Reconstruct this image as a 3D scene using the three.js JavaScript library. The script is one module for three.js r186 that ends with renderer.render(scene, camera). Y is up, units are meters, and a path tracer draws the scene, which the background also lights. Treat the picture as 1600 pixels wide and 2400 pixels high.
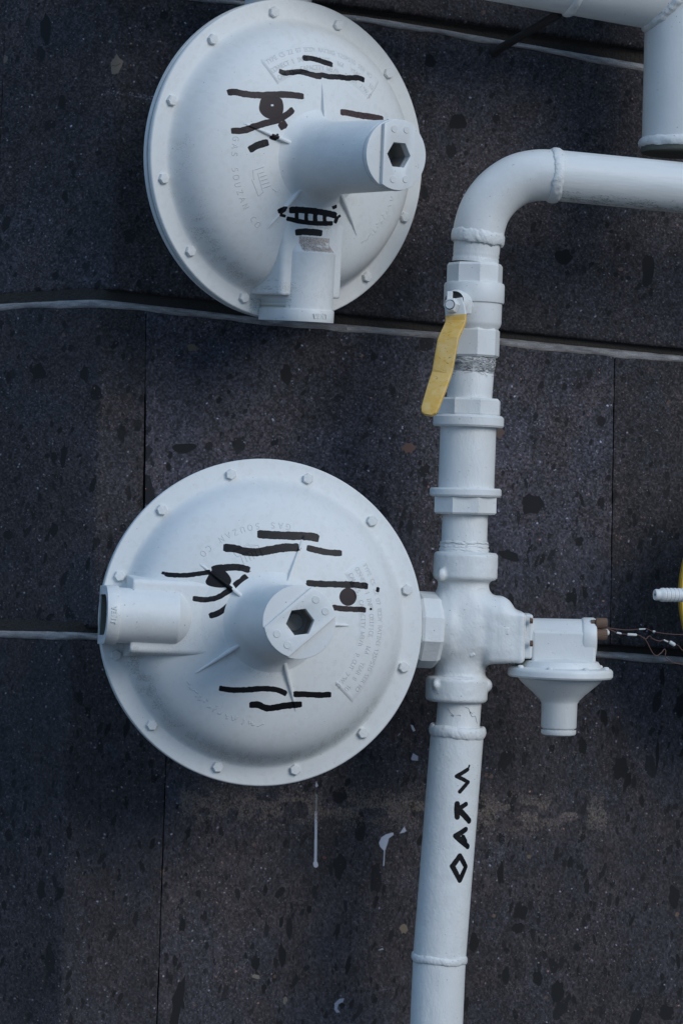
import * as THREE from 'three';
import { mergeGeometries, mergeVertices, toCreasedNormals } from 'three/addons/utils/BufferGeometryUtils.js';
import { RoundedBoxGeometry } from 'three/addons/geometries/RoundedBoxGeometry.js';
import { MarchingCubes } from 'three/addons/objects/MarchingCubes.js';
import { TextGeometry } from 'three/addons/geometries/TextGeometry.js';
import { FontLoader } from 'three/addons/loaders/FontLoader.js';

// ------------------------------------------------------------------ camera, sky, sun, exposure
const scene = new THREE.Scene();
const camera = new THREE.PerspectiveCamera(20, 682 / 1024, 0.05, 200);
camera.position.set(0, 1.4, 3.1305);
camera.rotation.set(0, 0, 0.03);
scene.add(camera);

const renderer = new THREE.WebGLRenderer({ antialias: true });
renderer.toneMapping = THREE.LinearToneMapping;
renderer.toneMappingExposure = 0.79;
renderer.shadowMap.enabled = true;
renderer.shadowMap.type = THREE.PCFSoftShadowMap;

{ // a veiled blue-grey sky, paler at the zenith than at the horizon as under thin overcast
  const w = 64, h = 32, d = new Float32Array(w * h * 4);
  for (let y = 0; y < h; y++) for (let x = 0; x < w; x++) {
    const e = Math.max(0, ((y + 0.5) / h - 0.5) * 2), i = (y * w + x) * 4, k = 1.32 * (1 + 1.0 * Math.sin(e * Math.PI / 2)) / 2.0;
    d[i] = 0.39 * k; d[i + 1] = 0.63 * k; d[i + 2] = 1.0 * k; d[i + 3] = 1;
  }
  const sky = new THREE.DataTexture(d, w, h, THREE.RGBAFormat, THREE.FloatType);
  sky.mapping = THREE.EquirectangularReflectionMapping; sky.magFilter = THREE.LinearFilter; sky.needsUpdate = true;
  scene.background = sky; scene.environment = sky;
}
const sun = new THREE.DirectionalLight(0xfffdfa, 2.0);
sun.position.set(3.1, 3.75, 3.4); sun.target.position.set(0, 1.4, 0);
sun.castShadow = true; sun.shadow.radius = 58; sun.shadow.mapSize.set(2048, 2048);
Object.assign(sun.shadow.camera, { left: -2, right: 2, top: 2, bottom: -2, near: 0.5, far: 14 });
scene.add(sun, sun.target);

// ------------------------------------------------------------------ helpers
const V = (a) => new THREE.Vector3(a[0], a[1], a[2]);
const PX = 0.00046;                       // one unit of the drawings the fittings were measured in
let seed = 20240611;
const rnd = () => { seed |= 0; seed = (seed + 0x6d2b79f5) | 0; let t = Math.imul(seed ^ (seed >>> 15), 1 | seed); t = (t + Math.imul(t ^ (t >>> 7), 61 | t)) ^ t; return ((t ^ (t >>> 14)) >>> 0) / 4294967296; };
const rr = (a, b) => a + (b - a) * rnd();
const hash = (x, y, z = 0) => { let h = Math.imul(x, 374761393) ^ Math.imul(y, 668265263) ^ Math.imul(z, 2147483647 ^ 19349663); h = Math.imul(h ^ (h >>> 13), 1274126177); return ((h ^ (h >>> 16)) >>> 0) / 4294967296; };
const sm = (t) => t * t * (3 - 2 * t);
function noise2(x, y, s = 0) { const i = Math.floor(x), j = Math.floor(y), u = sm(x - i), v = sm(y - j); const a = hash(i, j, s), b = hash(i + 1, j, s), c = hash(i, j + 1, s), d = hash(i + 1, j + 1, s); return a + (b - a) * u + (c - a) * v + (a - b - c + d) * u * v; }
function fbm(x, y, o = 4, s = 0) { let a = 0, k = 0.5, n = 0; for (let i = 0; i < o; i++) { a += k * noise2(x, y, s + i); n += k; k *= 0.5; x *= 2.03; y *= 2.03; } return a / n; }
const clamp = (x, a, b) => Math.min(b, Math.max(a, x));
const names = {};
const numbered = (n) => { const k = names[n] = (names[n] ?? -1) + 1; return k ? `${n}_${String(k).padStart(3, '0')}` : n; };
function tag(o, label, category, group) { o.userData.label = label; if (category) o.userData.category = category; if (group) o.userData.group = group; return o; }
function thing(name, label, category, pos, group) { const o = new THREE.Group(); o.name = numbered(name); if (pos) o.position.copy(pos.isVector3 ? pos : V(pos)); tag(o, label, category, group); scene.add(o); return o; }
function part(name, geo, mat, parent, label) { const m = new THREE.Mesh(geo, mat); m.name = name; m.castShadow = m.receiveShadow = true; if (label) m.userData.label = label; parent.add(m); return m; }
const TILE = 0.3;
// creased normals for small things: the addon groups corners by whole centimetres, so work at a thousand times the size
function creased(g, a) { const h = g.clone(); h.scale(1000, 1000, 1000); const r = toCreasedNormals(h, a); r.scale(0.001, 0.001, 0.001); return r; }
function canvas(w, h) { const c = document.createElement('canvas'); c.width = w; c.height = h; return [c, c.getContext('2d')]; }
function tex(c, srgb, rep) { const t = new THREE.CanvasTexture(c); if (srgb) t.colorSpace = THREE.SRGBColorSpace; t.wrapS = t.wrapT = rep ? THREE.RepeatWrapping : THREE.ClampToEdgeWrapping; t.magFilter = THREE.LinearFilter; return t; }

// a body of revolution about +Y, rings given as [radius, y]; uv in tiles of real size
function turned(rings, seg = 64, crease = 0.6) {
  const pts = rings.map(([r, y]) => new THREE.Vector2(Math.max(r, 1e-5), y));
  let g = new THREE.LatheGeometry(pts, seg);
  const p = g.attributes.position, uv = g.attributes.uv, R = Math.max(...rings.map((r) => r[0]));
  let run = [0]; for (let i = 1; i < pts.length; i++) run.push(run[i - 1] + pts[i].distanceTo(pts[i - 1]));
  for (let i = 0; i < p.count; i++) uv.setXY(i, uv.getX(i) * Math.max(1, Math.round(2 * Math.PI * R / TILE * 4) / 4), run[i % pts.length] / TILE);
  return creased(g, crease);
}
// the same with flat sides
function faceted(rings, sides, turn = 0) { const g = turned(rings, sides, 0.3); g.rotateY(turn); return g; }
// a frame whose +Y runs from a to b, its +Z kept towards the front
function aim(o, a, b) {
  const y = V(b).sub(V(a)).normalize(), x = new THREE.Vector3().crossVectors(y, new THREE.Vector3(0, 0, 1)).normalize(), z = new THREE.Vector3().crossVectors(x, y);
  o.quaternion.setFromRotationMatrix(new THREE.Matrix4().makeBasis(x, y, z)); o.position.copy(V(a)); return o;
}
const span = (a, b) => V(a).distanceTo(V(b));
// an uneven weld bead round +Y
function bead(R, r, amp, s, wob = 0.001, flat = 1.6, n = 110, m = 12) {
  const g = new THREE.BufferGeometry(), pos = [], uv = [], idx = [];
  for (let i = 0; i <= n; i++) for (let j = 0; j <= m; j++) {
    const a = (i % n) / n * Math.PI * 2, b = (j % m) / m * Math.PI * 2;
    const k = r * (1 + amp * (2 * fbm(Math.cos(a) * 7 + 20, Math.sin(a) * 7 + 20 + 3 * Math.cos(b) , 3, s) - 1) + 0.05 * amp * Math.sin(i * 1.9));
    const rad = R + k * Math.cos(b), y = flat * k * Math.sin(b) + wob * (2 * noise2(Math.cos(a) * 2 + 9, Math.sin(a) * 2 + 9, s) - 1);
    pos.push(rad * Math.sin(a), y, rad * Math.cos(a)); uv.push(i / n * 2 * Math.PI * R / TILE, j / m * 0.05);
  }
  for (let i = 0; i < n; i++) for (let j = 0; j < m; j++) { const q = i * (m + 1) + j; idx.push(q, q + m + 1, q + 1, q + 1, q + m + 1, q + m + 2); }
  g.setAttribute('position', new THREE.Float32BufferAttribute(pos, 3)); g.setAttribute('uv', new THREE.Float32BufferAttribute(uv, 2)); g.setIndex(idx);
  const h = mergeVertices((() => { const q = g.clone(); q.deleteAttribute('uv'); return q; })(), 1e-6); h.computeVertexNormals();
  h.setAttribute('uv', new THREE.Float32BufferAttribute(new Float32Array(h.attributes.position.count * 2).map((_, i) => h.attributes.position.array[(i >> 1) * 3 + (i & 1)] / TILE), 2));
  return h;
}
const basisYZX = new THREE.Matrix4().makeBasis(new THREE.Vector3(0, 1, 0), new THREE.Vector3(0, 0, 1), new THREE.Vector3(1, 0, 0));
// closed loft of rings of points, capped at both ends
function loft(rings, capA = true, capB = true, crease = 0.7) {
  const n = rings[0].length, pos = [], idx = [];
  rings.forEach((r) => r.forEach((p) => pos.push(p[0], p[1], p[2])));
  for (let i = 0; i < rings.length - 1; i++) for (let j = 0; j < n; j++) { const a = i * n + j, b = i * n + (j + 1) % n; idx.push(a, b, a + n, b, b + n, a + n); }
  const cap = (k, f) => { const c = [0, 1, 2].map((q) => rings[k].reduce((s, p) => s + p[q], 0) / n), ci = pos.length / 3; pos.push(...c); for (let j = 0; j < n; j++) { const a = k * n + j, b = k * n + (j + 1) % n; f ? idx.push(ci, a, b) : idx.push(ci, b, a); } };
  if (capA) cap(0, false); if (capB) cap(rings.length - 1, true);
  const g = new THREE.BufferGeometry(); g.setAttribute('position', new THREE.Float32BufferAttribute(pos, 3)); g.setIndex(idx);
  g.setAttribute('uv', new THREE.Float32BufferAttribute(pos.length / 3 * 2 ? Array.from({ length: pos.length / 3 * 2 }, (_, i) => pos[(i >> 1) * 3 + (i & 1)] / TILE) : [], 2));
  return creased(g, crease);
}
function boxUV(g) { const p = g.attributes.position, n = g.attributes.normal, u = new Float32Array(p.count * 2); for (let i = 0; i < p.count; i++) { const ax = Math.abs(n.getX(i)), ay = Math.abs(n.getY(i)); u[2 * i] = (ax > 0.7 ? p.getZ(i) : p.getX(i)) / TILE; u[2 * i + 1] = (ay > 0.7 ? p.getZ(i) : p.getY(i)) / TILE; } g.setAttribute('uv', new THREE.BufferAttribute(u, 2)); return g; }

// ------------------------------------------------------------------ textures and materials
// white paint: brushed and sprayed coats with specks of grit, chips and a little rust-brown dirt
const [paintC, paintX] = canvas(1024, 1024), [peelC, peelX] = canvas(1024, 1024);
{
  const im = paintX.createImageData(1024, 1024), bm = peelX.createImageData(1024, 1024);
  for (let y = 0; y < 1024; y++) for (let x = 0; x < 1024; x++) {
    const i = (y * 1024 + x) * 4, wrap = (f) => { const u = sm(clamp((x - 824) / 200, 0, 1)), v = sm(clamp((y - 824) / 200, 0, 1)); const A = f(x, y), B = u ? f(x - 1024, y) : A, C = v ? f(x, y - 1024) : A; return A + (B - A) * u * (1 - v) + (C - A) * v * (1 - u) + ((u && v ? f(x - 1024, y - 1024) : A) - A) * u * v; };
    const n = wrap((a, b) => fbm(a / 90 + 50, b / 90 + 50, 4, 3)), f = wrap((a, b) => fbm(a / 7 + 300, b / 9 + 300, 3, 9)), s = wrap((a, b) => fbm(a / 26 + 70, b / 38 + 70, 3, 21));
    const t = 0.965 + 0.07 * (n - 0.5) + 0.02 * (f - 0.5);
    im.data[i] = 221 * t; im.data[i + 1] = 222 * t; im.data[i + 2] = 219 * t; im.data[i + 3] = 255;
    const b = 128 + 70 * (f - 0.5) + 110 * (s - 0.5); bm.data[i] = bm.data[i + 1] = bm.data[i + 2] = b; bm.data[i + 3] = 255;
  }
  paintX.putImageData(im, 0, 0); peelX.putImageData(bm, 0, 0);
  for (let k = 0; k < 190; k++) { const x = rnd() * 1024, y = rnd() * 1024, r = rr(0.5, 1.5); paintX.fillStyle = `rgba(${70 + rr(0, 40)},${58 + rr(0, 30)},${48 + rr(0, 20)},${rr(0.25, 0.8)})`; paintX.beginPath(); paintX.ellipse(x, y, r * rr(0.6, 2.4), r, rr(0, 3), 0, 7); paintX.fill(); peelX.fillStyle = rnd() < 0.5 ? 'rgb(60,60,60)' : 'rgb(215,215,215)'; peelX.beginPath(); peelX.arc(x, y, r * 1.6, 0, 7); peelX.fill(); }
  for (let k = 0; k < 60; k++) { let x = rnd() * 1024, y = rnd() * 1024; paintX.strokeStyle = `rgba(95,88,84,${rr(0.12, 0.4)})`; paintX.lineWidth = rr(0.5, 1.2); paintX.beginPath(); paintX.moveTo(x, y); for (let q = 0; q < 4; q++) paintX.lineTo(x += rr(-7, 9), y += rr(-4, 5)); paintX.stroke(); }
}
const paintMap = tex(paintC, true, true), peelMap = tex(peelC, false, true);
const M = {};
M.paint = new THREE.MeshStandardMaterial({ map: paintMap, bumpMap: peelMap, bumpScale: 0.0009, roughness: 0.5 });
M.smooth = new THREE.MeshStandardMaterial({ map: paintMap, bumpMap: peelMap, bumpScale: 0.00035, roughness: 0.46 });
M.weld = new THREE.MeshStandardMaterial({ map: paintMap, bumpMap: peelMap, bumpScale: 0.002, roughness: 0.5 });
M.rust = new THREE.MeshStandardMaterial({ color: new THREE.Color().setRGB(0.15, 0.09, 0.06), bumpMap: peelMap, bumpScale: 0.002, roughness: 0.85 });
M.drab = new THREE.MeshStandardMaterial({ color: new THREE.Color().setRGB(0.10, 0.105, 0.085), roughness: 0.9, bumpMap: peelMap, bumpScale: 0.002 });  // flat dark greenish grey for the vent lining and the header end cap
M.gasket = new THREE.MeshStandardMaterial({ color: new THREE.Color().setRGB(0.03, 0.03, 0.032), roughness: 0.8 });
M.steel = new THREE.MeshStandardMaterial({ color: new THREE.Color().setRGB(0.022, 0.019, 0.018), roughness: 0.85, bumpMap: peelMap, bumpScale: 0.001 });
M.copper = new THREE.MeshStandardMaterial({ color: new THREE.Color().setRGB(0.11, 0.055, 0.045), roughness: 0.6 });
M.socket = new THREE.MeshStandardMaterial({ color: new THREE.Color().setRGB(0.42, 0.41, 0.40), map: paintMap, bumpMap: peelMap, bumpScale: 0.0006, roughness: 0.5 });

// ------------------------------------------------------------------ the stone wall
const bend = (y) => (y < 1.262 ? -0.294 : y < 1.62 ? -0.272 : -0.262);      // the corner where the wall turns away, a little different in each course
function wallZ(x, y = 1.4) { const BEND = bend(y), a = -0.14 - 0.15 * (x - 0.08), b = (-0.14 - 0.15 * (BEND - 0.08)) + 0.7 * (x - BEND), k = 0.004, h = Math.max(k - Math.abs(a - b), 0) / k; return Math.min(a, b) - h * h * k / 4; }
const WX = -0.6, WY = 0.8, WS = 1.2, TW = 2048;       // the stone texture lies once over 1.2 m x 1.2 m
const [stoneC, stoneX] = canvas(TW, TW), [reliefC, reliefX] = canvas(TW, TW);
{
  const q = TW / WS, X = (x) => (x - WX) * q, Y = (y) => TW - (y - WY) * q, c = stoneX, b = reliefX;
  const im = c.createImageData(TW, TW), bm = b.createImageData(TW, TW);
  for (let y = 0; y < TW; y++) for (let x = 0; x < TW; x++) {
    const i = (y * TW + x) * 4, big = noise2(x / 330, y / 330, 5) * 0.6 + noise2(x / 120, y / 150, 6) * 0.4, mid = noise2(x / 22, y / 34, 7), fine = noise2(x / 3.0, y / (y > 1060 ? 4.4 : 3.2), 8), dot = hash(x >> 1, y >> 1, 4), fl = noise2(x / 7, y / 13, 11);
    let t = 0.74 + 0.42 * big + 0.18 * (mid - 0.5) + (y > 1060 ? 0.62 : 0.85) * (fine - 0.5) + 0.28 * (dot - 0.5) + 0.2 * (fl - 0.5);
    t *= 1 + 0.22 * Math.max(0, hash(x >> 1, y >> 1, 31) - 0.82) / 0.18 * 2.4 * (0.35 + noise2(x / 140, y / 140, 33));
    const warm = noise2(x / 60, y / 60, 17) - 0.5, ch = hash(x >> 1, y >> 1, 41) - 0.5;
    im.data[i] = clamp(54.5 * t * (1 + 0.10 * warm + 0.10 * ch), 0, 255); im.data[i + 1] = clamp(51 * t, 0, 255); im.data[i + 2] = clamp(53.5 * t * (1 - 0.08 * warm - 0.12 * ch), 0, 255); im.data[i + 3] = 255;
    const h = 138 + 60 * (fine - 0.5) + 46 * (mid - 0.5) + 26 * (dot - 0.5) + 30 * (fl - 0.5); bm.data[i] = bm.data[i + 1] = bm.data[i + 2] = clamp(h, 0, 255); bm.data[i + 3] = 255;
  }
  c.putImageData(im, 0, 0); b.putImageData(bm, 0, 0);
  // an uneven, rounded clast outline
  const blob = (g, x, y, rx, ry, rot, k = 0.28, s = 0) => { g.beginPath(); const n = 14; for (let i = 0; i <= n; i++) { const a = (i % n) / n * 6.2832, w = 1 + k * (2 * hash(i % n, s | 0, (x * 7 + y) | 0) - 1), u = Math.cos(a) * rx * w, v = Math.sin(a) * ry * w; const px = x + u * Math.cos(rot) - v * Math.sin(rot), py = y + u * Math.sin(rot) + v * Math.cos(rot); i ? g.lineTo(px, py) : g.moveTo(px, py); } g.closePath(); g.fill(); };
  const clast = (x, y, rx, ry, rot, col, dep, s) => { c.fillStyle = col; blob(c, x, y, rx, ry, rot, 0.28, s); if (dep) { b.fillStyle = dep; blob(b, x, y, rx, ry, rot, 0.28, s); } };
  // scattered dark clasts and pits, longer and upright in the lower courses
  for (let k = 0; k < 13000; k++) {
    const x = rnd() * TW, y = rnd() * TW, low = y > TW * 0.46, r = 1.0 + 4.6 * Math.pow(rnd(), 7), as = low ? rr(1.4, 3.4) : rr(1, 2), v = 9 + rr(0, 17);
    clast(x, y, r, r * as, rr(-0.4, 0.4) + (low ? 0.1 : 0.35), `rgba(${v},${v * 0.97},${v * 1.08},${rr(0.7, 1)})`, `rgba(70,70,70,${rr(0.3, 0.9)})`, k);
  }
  for (let k = 0; k < 80; k++) { const x = rnd() * TW, y = rnd() * TW, low = y > TW * 0.46, r = rr(6, 13); const v = rr(11, 21); clast(x, y, r, r * (low ? rr(1.6, 3) : rr(1, 1.9)), rr(-0.3, 0.45), `rgba(${v},${v * 0.97},${v * 1.08},${rr(0.7, 0.95)})`, 'rgba(84,84,84,0.8)', k); }
  // pale and reddish grains
  for (let k = 0; k < 24000; k++) { const x = rnd() * TW, y = rnd() * TW; if (noise2(x / 170, y / 170, 77) * 1.2 < rnd()) continue; const r = 0.6 + 1.25 * Math.pow(rnd(), 4), v = rr(100, 205); c.fillStyle = rnd() < 0.12 ? `rgba(${v},${v * 0.72},${v * 0.6},0.8)` : `rgba(${v * 0.96},${v * 0.97},${v * 1.03},${rr(0.4, 0.9)})`; c.beginPath(); c.ellipse(x, y, r * rr(1, 1.7), r, rr(0, 3), 0, 7); c.fill(); b.fillStyle = 'rgba(190,190,190,0.7)'; b.beginPath(); b.arc(x, y, r, 0, 7); b.fill(); }
  for (let k = 0; k < 70; k++) { const x = rnd() * TW, y = rnd() * TW, r = rr(2, 4.5), v = rr(80, 120); clast(x, y, r, r * rr(1, 1.5), rr(0, 3), `rgba(${v * 1.1},${v * 0.85},${v * 0.72},0.7)`, null, k); }
  // the large clasts one can pick out
  for (const [p, rx, ry] of [[[0.2149,1.4137],28,27],[[0.1907,1.356],26,13],[[-0.3456,1.5473],21,19],[[-0.3815,1.5406],8,17],[[-0.2908,1.5461],10,20],[[-0.3117,1.4531],9,28],[[-0.324,1.451],9,14],[[-0.1778,1.4659],30,14],[[-0.3214,1.3703],10,18],[[-0.3767,1.3631],13,12],[[-0.0666,1.5508],18,25],[[-0.3503,1.9355],13,40],[[-0.3274,1.8505],10,18],[[-0.3442,1.8251],9,16],[[-0.3204,1.7441],8,15],[[-0.3915,1.7172],11,24],[[0.0842,1.9108],14,16],[[0.1177,1.8437],20,22],[[0.2425,1.6969],24,18],[[0.3392,1.6875],16,40],[[0.2809,1.143],10,24],[[0.3055,1.1755],9,22],[[0.3255,1.1171],18,27],[[0.3352,1.1056],9,19],[[0.368,1.1348],5,35],[[0.1917,1.0351],9,14],[[0.2712,1.0095],10,15],[[0.2166,0.9522],17,17],[[0.2138,0.9338],16,14],[[0.1641,0.9184],11,24],[[0.2012,0.8805],9,22],[[0.2375,0.8773],12,18],[[0.26,0.8625],17,30],[[0.282,0.9125],9,11],[[0.3879,0.8397],20,18],[[-0.0515,0.9019],10,28],[[-0.0802,0.8927],10,18],[[-0.1629,0.9339],8,17],[[-0.1651,0.8503],14,60],[[0.0071,1.082],20,18],[[0.1919,0.9974],9,24],[[0.2908,1.5116],11,12],[[0.2704,1.3742],10,12],[[0.2956,1.4186],6,14],[[0.3279,1.4098],8,10],[[0.263,1.3109],14,14]] ) { const v = rr(11, 18); clast(X(p[0]), Y(p[1]), rx * PX * q * 0.95, ry * PX * q * 0.95, rr(-0.15, 0.2), `rgb(${v},${v * 0.97},${v * 1.08})`, 'rgb(88,88,88)', rx * 31 + ry); }
  for (const [p, rx, ry, col] of [[[-0.2647,1.8893],15,21,"rgb(118,108,94)"],[[0.0732,1.4743],15,13,"rgb(88,66,58)"],[[0.1758,1.4946],10,14,"rgb(84,68,60)"],[[0.0838,0.9322],10,11,"rgb(112,100,84)"],[[-0.0798,0.8779],11,5,"rgb(120,112,98)"],[[-0.0466,0.8513],5,8,"rgb(110,102,92)"],[[0.224,1.0157],6,5,"rgb(105,88,70)"],[[-0.3981,1.9045],6,9,"rgb(100,94,86)"],[[-0.2725,1.915],4,3,"rgb(120,118,110)"],[[-0.1717,1.5778],12,9,"rgb(84,74,58)"],[[-0.0075,1.0119],5,4,"rgb(96,60,52)"]] ) { clast(X(p[0]), Y(p[1]), rx * PX * q, ry * PX * q, 0.2, col, 'rgb(160,160,160)', rx * 17 + ry); }
  { const p = [-0.2647,1.8893]; c.strokeStyle = 'rgba(40,36,32,0.8)'; c.lineWidth = 1; c.beginPath(); c.moveTo(X(p[0]) - 8, Y(p[1]) + 2); c.lineTo(X(p[0]), Y(p[1]) + 4); c.lineTo(X(p[0]) + 9, Y(p[1]) - 1); c.stroke(); }
  // spilt white paint: a long run, splashes, and chalk scratches
  const line = (pts, w, col) => { c.strokeStyle = col; c.lineWidth = w * PX * q; c.lineCap = c.lineJoin = 'round'; c.beginPath(); pts.forEach((p, i) => (i ? c.lineTo(X(p[0]), Y(p[1])) : c.moveTo(X(p[0]), Y(p[1])))); c.stroke(); b.strokeStyle = 'rgb(205,205,205)'; b.lineWidth = c.lineWidth; b.lineCap = 'round'; b.beginPath(); pts.forEach((p, i) => (i ? b.lineTo(X(p[0]), Y(p[1])) : b.moveTo(X(p[0]), Y(p[1])))); b.stroke(); };
  const fill = (pts, col) => { for (const [g, s] of [[c, col], [b, 'rgb(205,205,205)']]) { g.fillStyle = s; g.beginPath(); pts.forEach((p, i) => (i ? g.lineTo(X(p[0]), Y(p[1])) : g.moveTo(X(p[0]), Y(p[1])))); g.closePath(); g.fill(); } };
  line([[-0.0187,1.0826],[-0.0184,1.0716],[-0.0186,1.062]], 4, 'rgba(165,172,182,0.7)');
  line([[-0.0186,1.062],[-0.0178,1.0357],[-0.0174,1.007]], 7, 'rgb(182,187,196)');
  line([[-0.0173,1.0051],[-0.0168,1.0032]], 12, 'rgb(186,190,198)');
  fill([[-0.0204,1.0921],[-0.0192,1.0979],[-0.0166,1.0922],[-0.0189,1.0903]], 'rgb(180,184,192)');
  fill([[0.0529,1.0294],[0.0556,1.0357],[0.0613,1.0392],[0.0689,1.0412],[0.0695,1.0383],[0.0643,1.0344],[0.0626,1.0272],[0.0604,1.0209],[0.0599,1.0036],[0.0585,1.0026],[0.0589,1.0204],[0.0545,1.0247]], 'rgb(180,186,197)');
  fill([[0.0757,1.0398],[0.0785,1.0442],[0.0812,1.0481],[0.0838,1.0428],[0.081,1.0409]], 'rgb(170,176,188)');
  fill([[0.0845,1.1631],[0.0875,1.1621],[0.0905,1.1564],[0.0882,1.1549],[0.0861,1.1583]], 'rgb(188,192,198)');
  fill([[0.0862,1.1246],[0.0884,1.1309],[0.0943,1.1276],[0.0945,1.1223],[0.0872,1.1227]], 'rgb(150,156,172)');
  fill([[0.069,1.1488],[0.0737,1.1542],[0.0733,1.1513]], 'rgb(150,148,150)');
  for (let k = 0; k < 60; k++) { const p = [0.0572,1.1433]; c.fillStyle = `rgba(150,150,160,${rr(0.2, 0.6)})`; c.fillRect(X(p[0]) + rr(-11, 11) , Y(p[1]) + rr(-9, 9), rr(0.6, 1.8), rr(0.6, 1.8)); }
  fill([[0.0551,0.9084],[0.0608,0.9109],[0.0623,0.909],[0.057,0.908]], 'rgb(150,156,160)');
  fill([[0.0084,0.8482],[0.014,0.8535],[0.0193,0.854],[0.0184,0.8497],[0.0132,0.8473],[0.012,0.842],[0.0154,0.8382],[0.0111,0.8377],[0.0086,0.8415]], 'rgb(140,146,160)');
  { const p = [0.0171,0.8454]; clast(X(p[0]), Y(p[1]), 5, 5, 0, 'rgb(12,11,12)', 'rgb(20,20,20)', 3); }
  const chalk = (pts, n, w, d) => { for (let k = 0; k < n; k++) { const t = rnd() * (pts.length - 1), i = Math.floor(t), f = t - i, p = pts[i], r = pts[i + 1]; c.fillStyle = `rgba(165,172,188,${rr(0.15, d)})`; c.fillRect(X(p[0] + (r[0] - p[0]) * f) + rr(-w, w), Y(p[1] + (r[1] - p[1]) * f) + rr(-w, w), rr(0.6, 2.2), rr(0.6, 1.6)); } };
  chalk([[-0.2773,1.8589],[-0.2505,1.857],[-0.2316,1.8546],[-0.2165,1.8516]], 170, 3.5, 0.8);
  chalk([[0.0534,1.9404],[0.0537,1.9154],[0.0541,1.8866]], 110, 1.4, 0.4);
  chalk([[0.1148,1.9067],[0.1243,1.9144]], 40, 4, 0.3); chalk([[-0.3253,1.7692],[-0.282,1.7699]], 60, 1.5, 0.5);
  chalk([[-0.2375,1.6084],[-0.222,1.6076]], 40, 4, 0.7); chalk([[-0.1582,1.6021],[-0.1395,1.609]], 60, 9, 0.6); chalk([[-0.1228,1.6035],[-0.118,1.6013]], 40, 9, 0.5);
  chalk([[-0.2673,1.321],[-0.2627,1.2927]], 90, 5, 0.8); chalk([[0.0908,1.3412],[0.0938,1.321]], 50, 4, 0.7); chalk([[0.0616,0.8686],[0.0666,0.8614]], 18, 4, 0.7);
  chalk([[0.18,1.0335],[0.1801,0.9997]], 110, 5, 0.35); chalk([[0.1944,1.0434],[0.1895,1.0095]], 130, 5, 0.4); chalk([[-0.2708,1.4676],[-0.2685,1.4393]], 150, 9, 0.35); chalk([[-0.1459,0.8722],[-0.1399,0.8271]], 120, 26, 0.3);
  chalk([[0.1835,1.6422],[0.2161,1.6145]], 90, 14, 0.45); chalk([[-0.0125,0.8586],[0.0267,0.8301]], 240, 34, 0.32); chalk([[0.2048,0.8597],[0.2202,0.8356]], 120, 30, 0.3);
  // dried splash of pale dust, a stippled band across the lower course
  for (let k = 0; k < 20000; k++) { const t = rnd(), p0 = [-0.1707,1.0717], p1 = [0.3112,1.0668], g = (rnd() + rnd() + rnd()) / 1.5 - 1, x = X(p0[0] + (p1[0] - p0[0]) * t), y = Y(p0[1] + (p1[1] - p0[1]) * t) + g * 58; if (noise2(x / 26, y / 16, 91) < 0.42) continue; c.fillStyle = `rgba(${118 + rr(-16, 16)},${106 + rr(-14, 14)},${94 + rr(-12, 12)},${rr(0.2, 0.6)})`; c.fillRect(x, y, rr(0.8, 2.4), rr(0.8, 3.6)); }
}
const stoneMap = tex(stoneC, true, true), reliefMap = tex(reliefC, false, true);
const stoneMat = (r, g, b) => new THREE.MeshStandardMaterial({ map: stoneMap, bumpMap: reliefMap, bumpScale: 0.0017, roughness: 0.85, color: new THREE.Color().setRGB(r, g, b) });
const stones = [stoneMat(1.0, 0.98, 1.0), stoneMat(0.76, 0.74, 0.75), stoneMat(1.22, 1.26, 1.38), stoneMat(0.86, 0.84, 0.85)];
M.core = new THREE.MeshStandardMaterial({ color: new THREE.Color().setRGB(0.03, 0.025, 0.02), roughness: 0.95, bumpMap: reliefMap, bumpScale: 0.003 });
const [mortC, mortX] = canvas(1024, 64);
{ const im = mortX.createImageData(1024, 64); for (let y = 0; y < 64; y++) for (let x = 0; x < 1024; x++) { const i = (y * 1024 + x) * 4, t = 0.62 + 0.55 * fbm(x / 30, y / 12, 4, 3) + 0.25 * (hash(x, y, 5) - 0.5); im.data[i] = 188 * t; im.data[i + 1] = 182 * t; im.data[i + 2] = 178 * t; im.data[i + 3] = 255; } mortX.putImageData(im, 0, 0); }
M.mortar = new THREE.MeshStandardMaterial({ map: tex(mortC, true, true), roughness: 0.95, bumpMap: reliefMap, bumpScale: 0.002 });

const wall = thing('stone_wall', 'dark grey volcanic stone block wall with recessed horizontal joints', 'wall', [0, 0, 0]);
const curve = (pts) => (x) => { if (x <= pts[0][0]) return pts[0][1]; for (let i = 1; i < pts.length; i++) if (x <= pts[i][0]) { const a = pts[i - 1], b = pts[i], t = (x - a[0]) / (b[0] - a[0]); return a[1] + (b[1] - a[1]) * t; } return pts[pts.length - 1][1]; };
const smooth = (f) => (x) => (f(x - 0.03) + 2 * f(x - 0.015) + 3 * f(x) + 2 * f(x + 0.015) + f(x + 0.03)) / 9;
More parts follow.
